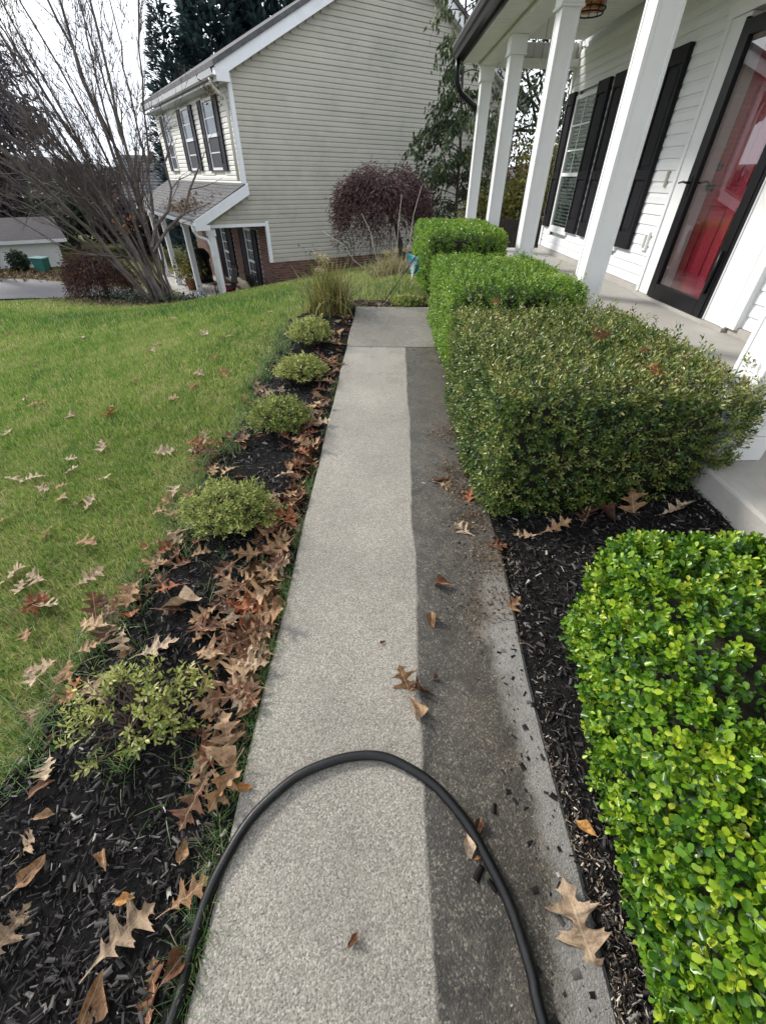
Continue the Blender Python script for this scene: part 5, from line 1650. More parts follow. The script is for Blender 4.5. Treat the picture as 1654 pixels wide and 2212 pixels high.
def blob_tree(name, label, cat, base, blobs, n, leaf, tpl, mat, rng, trunk_r=.1, trunk_top=None, bark='darkbark', hang=0.0, shell=0.55, limbs=8, group=None, part='foliage'):
    """blobs: (centre, radii). Leaves fill shells of uneven lobes; trunk with limbs runs into them."""
    t = thing(name, label, cat, base, 0, group)
    vol = np.array([np.prod(b[1]) ** (2 / 3) for b in blobs])
    idx = rng.choice(len(blobs), n, p=vol / vol.sum())
    C = np.array([b[0] for b in blobs], float)[idx]; RR = np.array([b[1] for b in blobs], float)[idx]
    d = rand_unit(n, rng)
    rad = (shell + (1 - shell) * rng.random(n) ** .6) * (1 + 0.28 * lump(d * 1.0 + C, 2.6, 1.0) + .12 * lump(d, 7.0, 2.0))
    P = C + d * rad[:, None] * RR
    P = P[lump(P, 4.0 / max(RR.mean(), .3), 4.0) > -.62]
    n = len(P)
    dirs = rand_unit(n, rng) + np.array([0, 0, -hang]) + unit(P - C[:n]) * .3
    V, F, r_ = scatter(*tpl, P, frames(dirs, rand_unit(n, rng) + np.array([0, 0, .6])), leaf * rng.uniform(.6, 1.3, n), np.clip(.5 + .26 * lump(P, 3.0, 1.5) + rng.normal(0, .22, n), 0, 1))
    o_ = link(part, np_mesh(part, V, F, mat, True, r_), t); o_['kind'] = 'stuff'
    segs = []
    tt = np.array(trunk_top if trunk_top is not None else np.mean([b[0] for b in blobs], 0), float)
    b0 = np.array(base, float)
    k = 6
    pts = [b0 + (tt - b0) * i / k + (rng.normal(0, trunk_r * .35, 3) if 0 < i < k else 0) for i in range(k + 1)]
    for i in range(k): segs.append((pts[i], pts[i + 1], trunk_r * (1 - .5 * i / k), trunk_r * (1 - .5 * (i + 1) / k)))
    V, F = tubes_np(segs, 8); link('trunk', np_mesh('trunk', V, F, M[bark], True), t)
    segs = []
    for j in range(limbs):
        b = blobs[j % len(blobs)]
        s = pts[rng.integers(2, k + 1)]
        e = np.array(b[0]) + rand_unit(1, rng)[0] * np.array(b[1]) * .75
        m1 = s + (e - s) * .5 + np.array([0, 0, .1 * np.linalg.norm(e - s)])
        segs += [(s, m1, trunk_r * .45, trunk_r * .28), (m1, e, trunk_r * .28, trunk_r * .08)]
    V, F = tubes_np(segs, 5); link('limbs', np_mesh('limbs', V, F, M[bark], True), t)
    return t


# weeping purple maple before the gable wall: strings of fine leaves falling from a domed crown
def weeping(name, label, cat, base, crown, top, rx, ry, drop, n_str, mat, rng, leaf=.07, trunk=None, tr=.07):
    t = thing(name, label, cat, base)
    P, D, T = [], [], []
    for i in range(n_str):
        a = rng.uniform(0, 2 * np.pi); r0 = math.sqrt(rng.random()) * .9
        s = np.array([crown[0] + math.cos(a) * rx * r0 * .8, crown[1] + math.sin(a) * ry * r0 * .8, top - .46 * r0 * r0 * drop + rng.normal(0, .10) + .10 * math.sin(5 * a + 2) * r0])
        s = s + np.array([0, 0, .10 * math.sin(3 * a + r0 * 5)])
        L = drop * (.32 + .62 * r0) * rng.uniform(.35, 1.25) * (1 + .25 * math.sin(4 * a + 1))
        m_ = 9
        ton = rng.random()
        for k in range(m_):
            q = k / m_
            P.append(s + np.array([math.cos(a) * rx * .26 * q * (1.5 - q), math.sin(a) * ry * .26 * q * (1.5 - q), -L * q ** 1.5]) + rng.normal(0, .06, 3))
            D.append(np.array([math.cos(a) * .8, math.sin(a) * .8, -.1 - .8 * q]) + rng.normal(0, .45, 3)); T.append(.55 * ton + .45 * rng.random())
    P, D, T = np.array(P), np.array(D), np.array(T)
    n = len(P)
    V, F, r_ = scatter(*LEAF_LONG, P, frames(D, rand_unit(n, rng) + [0, 0, .8]), leaf * rng.uniform(.7, 1.4, n), T)
    o_ = link('foliage', np_mesh('foliage', V, F, mat, True, r_), t); o_['kind'] = 'stuff'
    segs = []
    pts = [np.array(p, float) for p in trunk]
    for i in range(len(pts) - 1): segs.append((pts[i], pts[i + 1], tr * (1 - .12 * i), tr * (1 - .12 * (i + 1))))
    V, F = tubes_np(segs, 8); link('trunk', np_mesh('trunk', V, F, M['darkbark'], True), t)
    segs = []
    for i in range(16):
        a = rng.uniform(0, 6.28); rr = rng.uniform(.4, .9)
        e = np.array([crown[0] + math.cos(a) * rx * rr, crown[1] + math.sin(a) * ry * rr, top - .3 * drop * rr])
        s = pts[-1] if i % 2 else pts[-2]
        md = (s + e) / 2 + np.array([0, 0, .15])
        segs += [(s, md, tr * .45, tr * .3), (md, e, tr * .3, .01)]
    V, F = tubes_np(segs, 5); link('limbs', np_mesh('limbs', V, F, M['darkbark'], True), t)
    return t


rm = np.random.default_rng(21)
mz = g1(.62, 12.5)
weeping('weeping_maple', 'weeping purple-leaved maple with a dark crooked trunk before the beige gable wall', 'tree', (.62, 12.5, mz), (.12, 12.5), 1.42, 1.42, 1.05, 1.12, 2300, M['maple'], rm, .085,
        [(.66, 12.5, mz - .05), (.60, 12.5, mz + .35), (.50, 12.5, mz + .7), (.30, 12.5, mz + 1.05), (.1, 12.5, mz + 1.35)], .085)
sz = g1(-7.8, 13.4)
weeping('weeping_shrub', 'mounded russet weeping shrub to the left of the bare leaning tree', 'shrub', (-7.75, 13.4, sz), (-7.8, 13.45), -.36, 1.12, .9, 1.15, 1300, M['redshrub'], rm, .085,
        [(-7.7, 13.4, sz - .05), (-7.75, 13.4, sz + .35), (-7.8, 13.42, sz + .8)], .07)

# ivy and low evergreen at the foot of the bare tree
def ground_cover(name, label, pts, n, leaf, mat, rng, h=.12, tpl=LEAF_DIAMOND):
    c = np.array([(p[0], p[1]) for p in pts]); s = np.array([p[2] for p in pts])
    i = rng.integers(0, len(pts), n)
    xy = c[i] + rng.normal(0, 1, (n, 2)) * s[i][:, None]
    z_ = np.maximum(g(xy[:, 0], xy[:, 1]), np.where((xy[:, 1] < 5.06) & (xy[:, 0] > path_l(xy[:, 1])) & (xy[:, 0] < path_r(xy[:, 1])), path_z(xy[:, 1]) + .001, -9)) + np.abs(rng.normal(0, h, n))
    P = np.stack([xy[:, 0], xy[:, 1], z_], 1)
    V, F, r_ = scatter(*tpl, P, frames(rand_unit(n, rng), rand_unit(n, rng) * .5 + [0, 0, 1]), leaf * rng.uniform(.6, 1.3, n), rng.random(n))
    return tag(link(name, np_mesh(name, V, F, mat, True, r_)), label, None, None, 'stuff')


ground_cover('ivy', 'dark ivy and low evergreens around the foot of the bare tree', [(-5.6, 12.0, .28), (-5.1, 12.4, .3), (-6.3, 12.6, .35), (-7.2, 13.0, .4)], 3000, .075, M['darkgreen'], rm, .13)
ground_cover('leaf_litter', 'brown leaf litter in the bed under the bare tree', [(-5.7, 11.9, .45), (-6.6, 12.4, .5), (-7.6, 12.9, .5), (-8.6, 13.6, .5)], 2600, .07, M['litter'], rm, .015)
ground_cover('leaf_litter', 'band of brown leaf litter beyond the driveway', [(-15.5, 19.2, .8), (-14, 19.4, .8), (-12.5, 19.6, .8), (-17, 19, .8), (-11, 19.6, .8)], 5200, .13, M['litter'], rm, .02)
ground_cover('leaf_litter', 'dead leaves gathered at the end of the walk below the boxwood cube', [(.15, 5.35, .12), (.55, 5.5, .12), (-.1, 5.25, .08), (.8, 5.75, .15)], 420, .06, M['litter'], rm, .012)
ground_cover('leaf_crumbs', 'crumbled dry leaves swept to the edge of the walk under the dark bush', [(.47, 1.6, .05), (.44, 2.0, .06), (.53, 1.35, .07), (.44, 2.4, .06), (.47, 1.1, .09), (.45, 1.8, .04)], 2000, .014, M['litter'], rm, .004)
# reddish leaves lying on the porch roof next door
k = 700
uu = 3.30 + np.abs(rm.normal(0, .35, k)); nn = rm.normal(16.2, 1.1, k)
ok = (uu < 4.5) & (nn > 14); uu, nn = uu[ok], nn[ok]; k = len(uu)
P = np.stack([cu * uu - su * nn, su * uu + cu * nn, pr1[1] + ps * (uu - pr1[0]) + .03], 1)
V, F, r_ = scatter(*LEAF_DIAMOND, P, frames(rand_unit(k, rm), rand_unit(k, rm) * .4 + [-.4, -.2, 1]), rm.uniform(.06, .13, k), rm.random(k) * .8)
tag(link('leaf_litter', np_mesh('leaf_litter', V, F, M['litter'], True, r_)), 'reddish leaves lying on the porch roof next door', None, None, 'stuff')
# dead leaf bunches caught under the neighbour's eave (an old nest of twigs)
k = 120
P = np.array(fr(4.45, 14.3) + (3.0,)) + rm.normal(0, 1, (k, 3)) * np.array([.14, .14, .10])
V, F, r_ = scatter(*LEAF_LONG, P, frames(rand_unit(k, rm), rand_unit(k, rm)), rm.uniform(.07, .16, k), rm.random(k) * .6)
tag(link('nest_litter', np_mesh('nest_litter', V, F, M['litter'], True, r_)), 'ragged nest of dry stalks under the eave corner of the beige house', None, None, 'stuff')


# conifers
def conifer(label, x, y, h, r0, n, rng, mat, z0=None, leaf=.3, tpl=LEAF_LONG, group='dark conifers behind the beige house', droop=.35, low=.08):
    z0 = g1(x, y) if z0 is None else z0
    t = thing('conifer_tree', label, 'tree', (x, y, z0), 0, group)
    f = low + (1 - low) * (1 - np.sqrt(rng.random(n)))
    az = rng.uniform(0, 2 * np.pi, n)
    lobes = 1 + .22 * np.sin(az * 5 + f * 40) + .16 * np.sin(az * 3 - f * 23 + 2) + .10 * np.sin(az * 9 + f * 71)
    rr = r0 * (1 - f) ** .72 * lobes * (.45 + .55 * rng.random(n) ** .5)
    P = np.stack([x + rr * np.cos(az), y + rr * np.sin(az), z0 + h * f + .12 * np.sin(az * 7 + f * 50)], 1)
    D = np.stack([np.cos(az), np.sin(az), np.full(n, .55 - droop * 2)], 1) + rng.normal(0, .35, (n, 3))
    V, F, r_ = scatter(*tpl, P, frames(D, rand_unit(n, rng) * .6 + [0, 0, 1]), np.stack([leaf * rng.uniform(.6, 1.3, n)] * 3, 1) * np.array([1, 2.3, 1]), np.clip(rng.normal(.45, .25, n) + .18 * np.sin(az * 5 + f * 40), 0, 1))
    o_ = link('foliage', np_mesh('foliage', V, F, mat, True, r_), t); o_['kind'] = 'stuff'
    MB().tube([(x, y, z0 - .1), (x, y, z0 + h * .95)], [r0 * .09, .02], 8).build('trunk', M['darkbark'], t)
    return t


rc = np.random.default_rng(55)
conifer('blue-green conifer, tallest, peeping over the ridge beside the bare branches', -6.9, 27.0, 13.2, 2.9, 26000, rc, M['conifer'], leaf=.36, droop=.0)
conifer('dark conifer filling the gap above the white rake board', -4.5, 28.5, 14.5, 3.0, 26000, rc, M['conifer'], leaf=.36, droop=.0)
conifer('dark conifer farther along the roof ridge, thin at the top', -1.6, 30.0, 15.5, 3.0, 22000, rc, M['conifer'], leaf=.36, droop=.0)
conifer('shorter conifer low beside the eave end of the beige house', -8.7, 25.5, 9.4, 1.9, 12000, rc, M['conifer'], leaf=.26, droop=.0)
blob_tree('drooping_tree', 'dusky plum-grey drooping tree at the left edge behind the bare branches', 'tree', (-15.0, 18.4, -1.9),
          [((-14.2, 18.4, 5.6), (2.0, 1.8, 1.3)), ((-13.5, 18.3, 4.2), (2.4, 2.2, 1.15)), ((-13.0, 18.4, 2.8), (2.5, 2.2, .95)), ((-14.6, 18.5, 1.6), (2.2, 2.2, .7)), ((-15.6, 18.5, 3.4), (2.2, 2.0, 1.4)), ((-15.2, 18.5, 6.9), (1.2, 1.2, .9))],
          30000, .26, LEAF_LONG, M['plum'], rc, .2, (-15, 18.4, 6.5), 'darkbark', .6, .3)

# weeping green tree in front of the right part of the gable, seen through the columns
tb = (2.35, 15.2, g1(2.35, 15.2))
wt = thing('weeping_tree', 'slender green tree with hanging leaves against the right half of the gable', 'tree', tb)
segs, P, D = [], [], []
stem = [np.array(tb), np.array([2.3, 15.15, .6]), np.array([2.25, 15.1, 2.0]), np.array([2.1, 15.0, 3.6]), np.array([2.0, 14.9, 5.2]), np.array([2.1, 14.9, 6.8])]
for i in range(len(stem) - 1): segs.append((stem[i], stem[i + 1], .055 - .008 * i, .047 - .008 * i))
for j in range(118):
    f = rc.uniform(.12, 1) if j < 80 else rc.uniform(.18, .55)
    ii = min(int(f * (len(stem) - 1)), len(stem) - 2); s = stem[ii] + (stem[ii + 1] - stem[ii]) * (f * (len(stem) - 1) - ii)
    a = rc.uniform(0, 2 * np.pi)
    L = rc.uniform(.6, 1.9) * (1.1 - .45 * f) * ((1.25 if f < .45 else .62) if math.cos(a) < 0 else .95)
    p = s; d = np.array([math.cos(a), math.sin(a) * .55 - .15, .55])
    for q in range(9):
        d = d + np.array([0, 0, -.17]) + rc.normal(0, .07, 3); d = unit(d[None])[0]
        e = p + d * L / 9
        segs.append((p, e, .014 * (1 - q / 11), .014 * (1 - (q + 1) / 11)))
        if q > 1:
            for _ in range(9):
                P.append(p + (e - p) * rc.random() + rc.normal(0, .07, 3)); D.append(np.array([d[0] * .4, d[1] * .4, -.9]) + rc.normal(0, .35, 3))
        p = e
V, F = tubes_np(segs, 5); link('trunk', np_mesh('trunk', V, F, M['darkbark'], True), wt)
P, D = np.array(P), np.array(D); n = len(P)
V, F, r_ = scatter(*LEAF_LONG, P, frames(D, rand_unit(n, rc) + [0, -.6, .5]), np.stack([rc.uniform(.09, .17, n)] * 3, 1) * np.array([1, 1.9, 1]), np.clip(rc.normal(.45, .22, n) + .12 * (P[:, 2] > 4), 0, 1))
o = link('foliage', np_mesh('foliage', V, F, M['willow'], True, r_), wt); o['kind'] = 'stuff'

# straggly climber and saplings at the foot of the gable
for (u0, n0, top, lean_, lab) in ((6.9, 13.85, 1.5, -.9, 'thin straggling vine stem leaning across the lower beige wall'), (8.6, 13.8, 1.9, .15, 'leafy sapling under the purple maple'),
                                  (9.4, 13.8, 1.7, -.1, 'twiggy sapling behind the purple maple trunk'), (8.0, 13.75, 1.2, -.5, 'low leafy whip at the brick base beside the maple')):
    x, y = fr(u0, n0); z0 = g1(x, y)
    t = thing('sapling', lab, 'sapling', (x, y, z0))
    segs, P = [], []
    for j in range(3):
        p = np.array([x + rc.normal(0, .1), y, z0]); d = unit(np.array([[lean_ * .7 + rc.normal(0, .2), -.1, 1.0]]))[0]
        for q in range(8):
            d = unit((d + rc.normal(0, .12, 3))[None])[0]; e = p + d * top / 8
            segs.append((p, e, .010, .007))
            if q > 2: P += [e + rc.normal(0, .08, 3) for _ in range(5)]
            p = e
    V, F = tubes_np(segs, 4); link('stem', np_mesh('stem', V, F, M['darkbark'], True), t)
    P = np.array(P); n = len(P)
    V, F, r_ = scatter(*LEAF_OVAL, P, frames(rand_unit(n, rc) - [0, 0, .5], rand_unit(n, rc)), rc.uniform(.06, .11, n), rc.random(n) * .7)
    link('foliage', np_mesh('foliage', V, F, M['willow'], True, r_), t)

# behind the porch end: dark board fence, golden bush, backlit leafy tree
fz = -0.15
fx0, fx1, fy = 1.9, 9.5, 11.2
fence = thing('wood_fence', 'dark weathered board fence behind the end of the porch', 'fence', (5.5, fy, fz))
for i in range(int((fx1 - fx0) / .145)):
    x = fx0 + i * .145
    MB().box((x, fy, fz - .3), (x + .138, fy + .02, .72 + .012 * math.sin(i * 2.3))).build('board', M['fence'], fence)
for zz in (0.0, .5): MB().box((fx0, fy + .021, zz), (fx1, fy + .06, zz + .085)).build('rail', M['fence'], fence)
for x in (2.6, 5.0, 7.4): MB().box((x, fy + .061, fz - .3), (x + .09, fy + .15, .66)).build('post', M['fence'], fence)
blob_tree('golden_bush', 'olive and gold leafy bush rising behind the dark fence', 'bush', (3.9, 13.4, -.3),
          [((3.7, 13.3, .95), (1.1, .9, .6)), ((4.5, 13.5, 1.2), (1.1, .9, .8)), ((3.0, 13.4, .75), (.9, .8, .5)), ((4.2, 13.6, 1.75), (.8, .8, .45))], 5200, .12, LEAF_FOLD, M['olive'], rc, .05, None, 'darkbark', .3, .35)
blob_tree('leafy_tree', 'backlit tree with fine dark leaves and sky gaps seen between the porch columns', 'tree', (6.2, 19.5, -.6),
          [((5.0, 19.0, 3.2), (1.8, 1.5, 1.2)), ((6.4, 19.5, 4.4), (2.0, 1.7, 1.3)), ((4.6, 19.2, 5.2), (1.8, 1.6, 1.2)), ((7.4, 19.8, 2.9), (1.6, 1.6, 1.1)), ((5.8, 19.5, 6.6), (2.0, 1.8, 1.2)), ((4.0, 19.0, 2.2), (1.2, 1.2, .7)), ((3.6, 18.8, 6.6), (1.7, 1.4, 1.2))],
          9500, .15, LEAF_FOLD, M['willow'], rc, .13, (5.8, 19.5, 6.0), 'darkbark', .6, .2, 22)
blob_tree('brown_bush', 'grey-brown thicket of leaves below the backlit tree', 'bush', (5.2, 16.5, -.6),
          [((4.7, 16.4, 1.3), (1.5, 1.0, .7)), ((5.8, 16.6, 1.5), (1.4, 1.0, .8)), ((4.0, 16.3, .9), (1.0, .9, .6))], 4200, .13, LEAF_FOLD, M['litter'], rc, .05, None, 'darkbark', .3, .3)

# left distance: woodland trees one can tell apart, garage, bin, round bush, far roof
rw = np.random.default_rng(64)
spots = [(-26, 33, 3.9, 'bushy grey-brown tree at the far left of the tree line', 'woods', 2.4), (-22.5, 31, 3.6, 'dense dusky tree above the white garage', 'woods', 2.2), (-19.5, 32, 3.9, 'rounded brownish tree right of the garage roof', 'woods', 2.1),
         (-17.2, 28.5, 3.3, 'dark evergreen tree beside the white garage wall', 'darkgreen', 1.5), (-15.2, 30, 3.3, 'hazy russet tree seen through the bare branches', 'redshrub', 1.7), (-13.6, 27.5, 2.6, 'small dusky tree in front of the far grey roof', 'woods', 1.4),
         (-30, 38, 4.7, 'tall plum-grey tree at the far left edge', 'plum', 3.0), (-11.8, 26.0, 2.2, 'low grey-brown tree behind the russet shrub', 'woods', 1.3)]
spots += [(-20.5, 29.5, 3.7, 'grey thicket tree over the garage roof end', 'woods', 1.7), (-24.5, 35, 4.3, 'broad dusky tree behind the first row of the tree line', 'woods', 2.6), (-10.2, 29.0, 2.9, 'faded plum tree between far roof and beige house', 'plum', 1.5),
          (-18.6, 36.0, 4.2, 'dim rounded tree left of the far grey roof', 'plum', 2.2)]
for (x, y, h, lab, mt_, r_) in spots:
    z0 = g1(x, y) if y < 36 else -2.3
    bl = [((x + rw.normal(0, r_ * .45), y + rw.normal(0, r_ * .3), z0 + h * rw.uniform(.35, .75)), (r_ * .75, r_ * .7, h * .3)) for _ in range(5)]
    blob_tree('woodland_tree', lab, 'tree', (x, y, z0), bl, 2600, .30, LEAF_FOLD, M[mt_], rw, .14, (x, y, z0 + h * .7), 'darkbark', .1, .3, 12, 'trees of the distant tree line')

k = 15000
x = rw.uniform(-75, -6, k); y = rw.uniform(46, 58, k)
top = 4.35 + .5 * np.sin(x * .31) + .35 * np.sin(x * .83 + 1) + .25 * np.sin(x * 1.9)
P = np.stack([x, y, -2.4 + top * rw.random(k) ** .7], 1)
V, F, r_ = scatter(*LEAF_FOLD, P, frames(rand_unit(k, rw), rand_unit(k, rw)), rw.uniform(.5, 1.1, k), np.clip(rw.normal(.45, .25, k), 0, 1))
tag(link('far_woods', np_mesh('far_woods', V, F, M['woods'], True, r_)), 'hazy grey-purple wood along the skyline beyond the lawn', None, None, 'stuff')
# ---------------------------------------------------------------- measured places
HOSE_XY = [(-0.436, 0.025), (-0.430, 0.108), (-0.419, 0.207), (-0.380, 0.318), (-0.325, 0.401), (-0.234, 0.479), (-0.130, 0.520), (-0.019, 0.534), (0.064, 0.517), (0.156, 0.462), (0.226, 0.389), (0.276, 0.313), (0.313, 0.230), (0.335, 0.157), (0.348, 0.083), (0.354, 0.017)]
WALK_LEAVES = [
    (.33, 1.91, .13, 'brown', 'curled brown oak leaf, farther one of the pair by the dark bush on the walk', dict(rot=.4, tilt=.35)),
    (.37, 1.86, .12, 'tan', 'tan oak leaf on the walk overlapping a curled brown one by the dark bush', dict(rot=-.3, tilt=.35)),
    (.42, 1.52, .10, 'pale', 'small pale oak leaf on the dirty strip level with the corner of the dark bush', dict(rot=2.2)),
    (.27, 1.19, .085, 'brown', 'smooth brown oval leaf alone on the dirty strip', dict(oak=False, rot=2.9, tilt=.3)),
    (.216, 1.02, .075, 'tan', 'narrow tan leaf standing by the edge of the washed strip', dict(oak=False, rot=1.5, tilt=.5)),
    (.537, 1.075, .085, 'tan', 'small curled tan oak leaf near the right edge of the walk', dict(rot=.7, tilt=.5)),
    (.105, .755, .125, 'tan', 'tan upturned oak leaf on the washed strip behind the hose loop', dict(rot=1.9, tilt=.45, variant=3)),
    (.135, .735, .10, 'brown', 'dark brown folded oak leaf tucked under a tan one behind the hose loop', dict(rot=.3, tilt=.45, variant=5)),
    (.122, .672, .085, 'tan', 'tan oval leaf just in front of the oak leaves behind the hose loop', dict(oak=False, rot=-1.2, tilt=.3)),
    (.49, .14, .175, 'pale', 'large pale curled oak leaf at the bottom right edge of the walk', dict(rot=1.75, tilt=.32, variant=6)),
    (.563, .353, .055, 'amber', 'small amber leaf at the grit along the right edge of the walk', dict(oak=False, rot=2.4, tilt=.25)),
    (-.052, .147, .035, 'brown', 'tiny brown leaf scrap inside the hose loop', dict(oak=False, rot=.8)),
    (.243, .318, .06, 'pale', 'thin pale leaf sliver beside the right limb of the hose', dict(oak=False, rot=1.5)),
    (.205, .78, .03, 'brown', 'tiny dark leaf scrap beside the leaves behind the hose loop', dict(oak=False, rot=.2)),
    (.28, .36, .05, 'brown', 'small dark brown leaf scrap on the dirty strip right of the hose', dict(oak=False, rot=1.1)),
    (.02, .92, .025, 'brown', 'tiny brown speck of leaf far up the washed strip', dict(oak=False, rot=.5)),
    (-.385, .455, .05, 'amber', 'thin amber leaf shred at the left edge of the walk above the hose', dict(oak=False, rot=.1)),
    (.55, 1.42, .12, 'brown', 'brown oak leaf lodged under the front corner of the dark bush', dict(rot=.2, tilt=.4)),
    (.263, .292, .016, 'amber', 'tiny round yellow leaf on the dirty strip beside the hose', dict(oak=False, rot=.2, tilt=.05)),
    (.48, 1.75, .11, 'russet', 'rust red oak leaf half hidden under the dark bush beside the walk', dict(rot=1.2, tilt=.4)),
]
BED_LEAVES = [
    (.758, .98, .09, 'tan', 'tan curled leaf on the mulch between the nearest and the dark bush', dict(oak=False, rot=1.0, tilt=.3)),
    (1.31, 1.45, .13, 'pale', 'pale oak leaf on the mulch by the porch slab', dict(rot=.2, tilt=.3)),
    (.82, 1.47, .13, 'tan', 'tan oak leaf at the foot of the dark bush, left of a brown one', dict(rot=.1, tilt=.35)),
    (.97, 1.50, .12, 'brown', 'brown oak leaf at the foot of the dark bush', dict(rot=.9, tilt=.4)),
    (1.05, 1.50, .11, 'brown', 'dark brown folded leaf under the dark bush, middle of its front', dict(oak=False, rot=2.0, tilt=.4)),
    (1.17, 1.50, .15, 'tan', 'tan oak leaf leaning against the front of the dark bush', dict(rot=1.4, tilt=.6)),
    (.70, 1.46, .10, 'pale', 'pale curled oak leaf on the mulch at the left front of the dark bush', dict(rot=2.8, tilt=.3)),
    (1.13, 2.18, .14, 'tan', 'tan oak leaf caught upright on top of the dark bush', dict(rot=1.5, tilt=.5, z=.80)),
    (1.18, 1.75, .12, 'russet', 'rust coloured leaf stuck in the front top edge of the dark bush', dict(rot=1.5, tilt=.6, z=.765)),
    (1.24, 1.98, .07, 'tan', 'small tan leaf scrap on top of the dark bush near the porch', dict(oak=False, rot=.5, tilt=.5, z=.79)),
    (.74, 2.85, .09, 'tan', 'tan leaf on the far edge of the top of the dark bush', dict(oak=False, rot=.5, tilt=.5, z=.80)),
]
MULCH_LEAVES = [
    (-.60, .150, .13, 'pale', 'broad pale oak leaf torn at its lobes, low on the black mulch near the hose', dict(rot=.9, tilt=.2, variant=1)),
    (-.625, .062, .10, 'tan', 'long folded tan leaf pointing at the bottom edge below the torn pale leaf', dict(oak=False, rot=1.45, tilt=.4)),
    (-.716, .305, .055, 'tan', 'small tan leaf fragment alone on the black mulch', dict(oak=False, rot=2.2, tilt=.3)),
    (-.618, .220, .05, 'amber', 'small amber leaf on the black mulch', dict(oak=False, rot=.2, tilt=.25)),
    (-.515, .312, .065, 'tan', 'pointed tan leaf scrap on the mulch left of the hose', dict(oak=False, rot=1.6, tilt=.3)),
    (-.478, .222, .10, 'tan', 'tan oak leaf beside the left limb of the hose', dict(rot=.6, tilt=.3, variant=2)),
    (-.885, .280, .085, 'tan', 'rolled tan leaf on the mulch near the left frame edge', dict(oak=False, rot=.9, tilt=.3)),
    (-.935, .330, .075, 'pale', 'pale leaf at the left edge of the mulch, above a rolled tan one', dict(rot=.9, tilt=.3)),
    (-.875, .155, .11, 'pale', 'pale oak leaf cut by the left frame edge near the bottom', dict(rot=1.3, tilt=.3)),
    (-.485, .055, .11, 'brown', 'brown crumpled leaf at the bottom of the mulch left of the hose', dict(rot=1.9, tilt=.5)),
    (-.455, .110, .08, 'brown', 'small brown folded leaf touching the grass by the hose', dict(oak=False, rot=1.0, tilt=.4)),
    (-.82, .905, .135, 'pale', 'pale oak leaf lying flat on bare black mulch above the nearest shrub', dict(rot=.5, tilt=.15, variant=0)),
    (-.78, 1.10, .16, 'pale', 'long buff leaf lying across the mulch between nearest and second shrub', dict(oak=False, rot=.25, tilt=.3)),
    (-1.07, 1.02, .12, 'pale', 'pale oak leaf with sharp lobes at the lawn border above the nearest shrub', dict(rot=1.2, tilt=.25, variant=4)),
    (-.43, .47, .13, 'tan', 'orange-tan oak leaf hanging over the walk edge above the hose', dict(rot=-1.9, tilt=.35, variant=7, z=.06)),
    (-.455, .52, .11, 'tan', 'orange-tan folded leaf behind the one hanging over the walk edge', dict(oak=False, rot=-.3, tilt=.4, z=.07)),
    (-.98, .47, .07, 'brown', 'brown cupped leaf on the mulch below the nearest shrub, left side', dict(oak=False, rot=.7, tilt=.4)),
    (-.93, .40, .05, 'tan', 'tiny tan scrap of leaf on the mulch, left', dict(oak=False, rot=.3, tilt=.3)),
]
# ---------------------------------------------------------------- far left: garage, bin, round bush, far house
ga = math.atan2(1.6, 2.3)
def garage():
    t = thing('white_garage', 'low white garage with dark roof beyond the driveway', 'garage', (-15.6, 22.6, -1.85), R(36))
    c, s = math.cos(R(-36)), math.sin(R(-36))
    bx, by = c * -15.6 - s * 22.6, s * -15.6 + c * 22.6       # base in the turned frame
    t.matrix_world = Matrix.Translation((-15.6, 22.6, -1.85)) @ Matrix.Rotation(R(36), 4, 'Z'); t['_b'] = (0, 0, 0)
    MB().box((-3.4, -.6, -.2), (.9, 5.0, .92)).build('wall', M['white'], t)
    MB().prism([(-1.0, .90), (-1.0, 1.0), (2.2, 1.62), (5.4, 1.0), (5.4, .90), (2.2, 1.5)], 'x', -3.8, 1.3).build('roof', M['darkroof'], t)
    MB().box((-3.8, -1.02, .86), (1.3, -1.005, .99)).build('fascia', M['trim'], t)
    d = MB()
    for k in range(4): d.box((-2.9, -.64, -.15 + k * .25), (-1.4, -.605, .08 + k * .25))
    d.build('garage_door', M['trim'], t)
    MB().box((.78, -.65, -.2), (.92, -.605, .89)).build('corner_trim', M['trim'], t)
    return t
garage()
bp = (-14.1, 20.45, g1(-14.1, 20.45))
wb = thing('wheeled_bin', 'teal wheeled bin standing before the white garage', 'bin', bp)
MB().add([(-.19 + bp[0], -.2 + bp[1], bp[2] + .05), (.19 + bp[0], -.2 + bp[1], bp[2] + .05), (.19 + bp[0], .2 + bp[1], bp[2] + .05), (-.19 + bp[0], .2 + bp[1], bp[2] + .05),
          (-.24 + bp[0], -.24 + bp[1], bp[2] + .50), (.24 + bp[0], -.24 + bp[1], bp[2] + .50), (.24 + bp[0], .24 + bp[1], bp[2] + .50), (-.24 + bp[0], .24 + bp[1], bp[2] + .50)],
         [(3, 2, 1, 0), (4, 5, 6, 7), (0, 1, 5, 4), (1, 2, 6, 5), (2, 3, 7, 6), (3, 0, 4, 7)]).build('body', M['teal'], wb, .01)
MB().prism([(bp[0] - .26, bp[2] + .501), (bp[0] + .26, bp[2] + .501), (bp[0] + .23, bp[2] + .54), (bp[0] - .30, bp[2] + .56)], 'y', bp[1] - .28, bp[1] + .28).build('lid', M['teal'], wb, .008)
for s in (-.2, .2): MB().tube([(bp[0] + s - .02, bp[1] + .18, bp[2] + .09), (bp[0] + s + .02, bp[1] + .2, bp[2] + .09)], .09, 10).build('wheel', M['rubber'], wb)
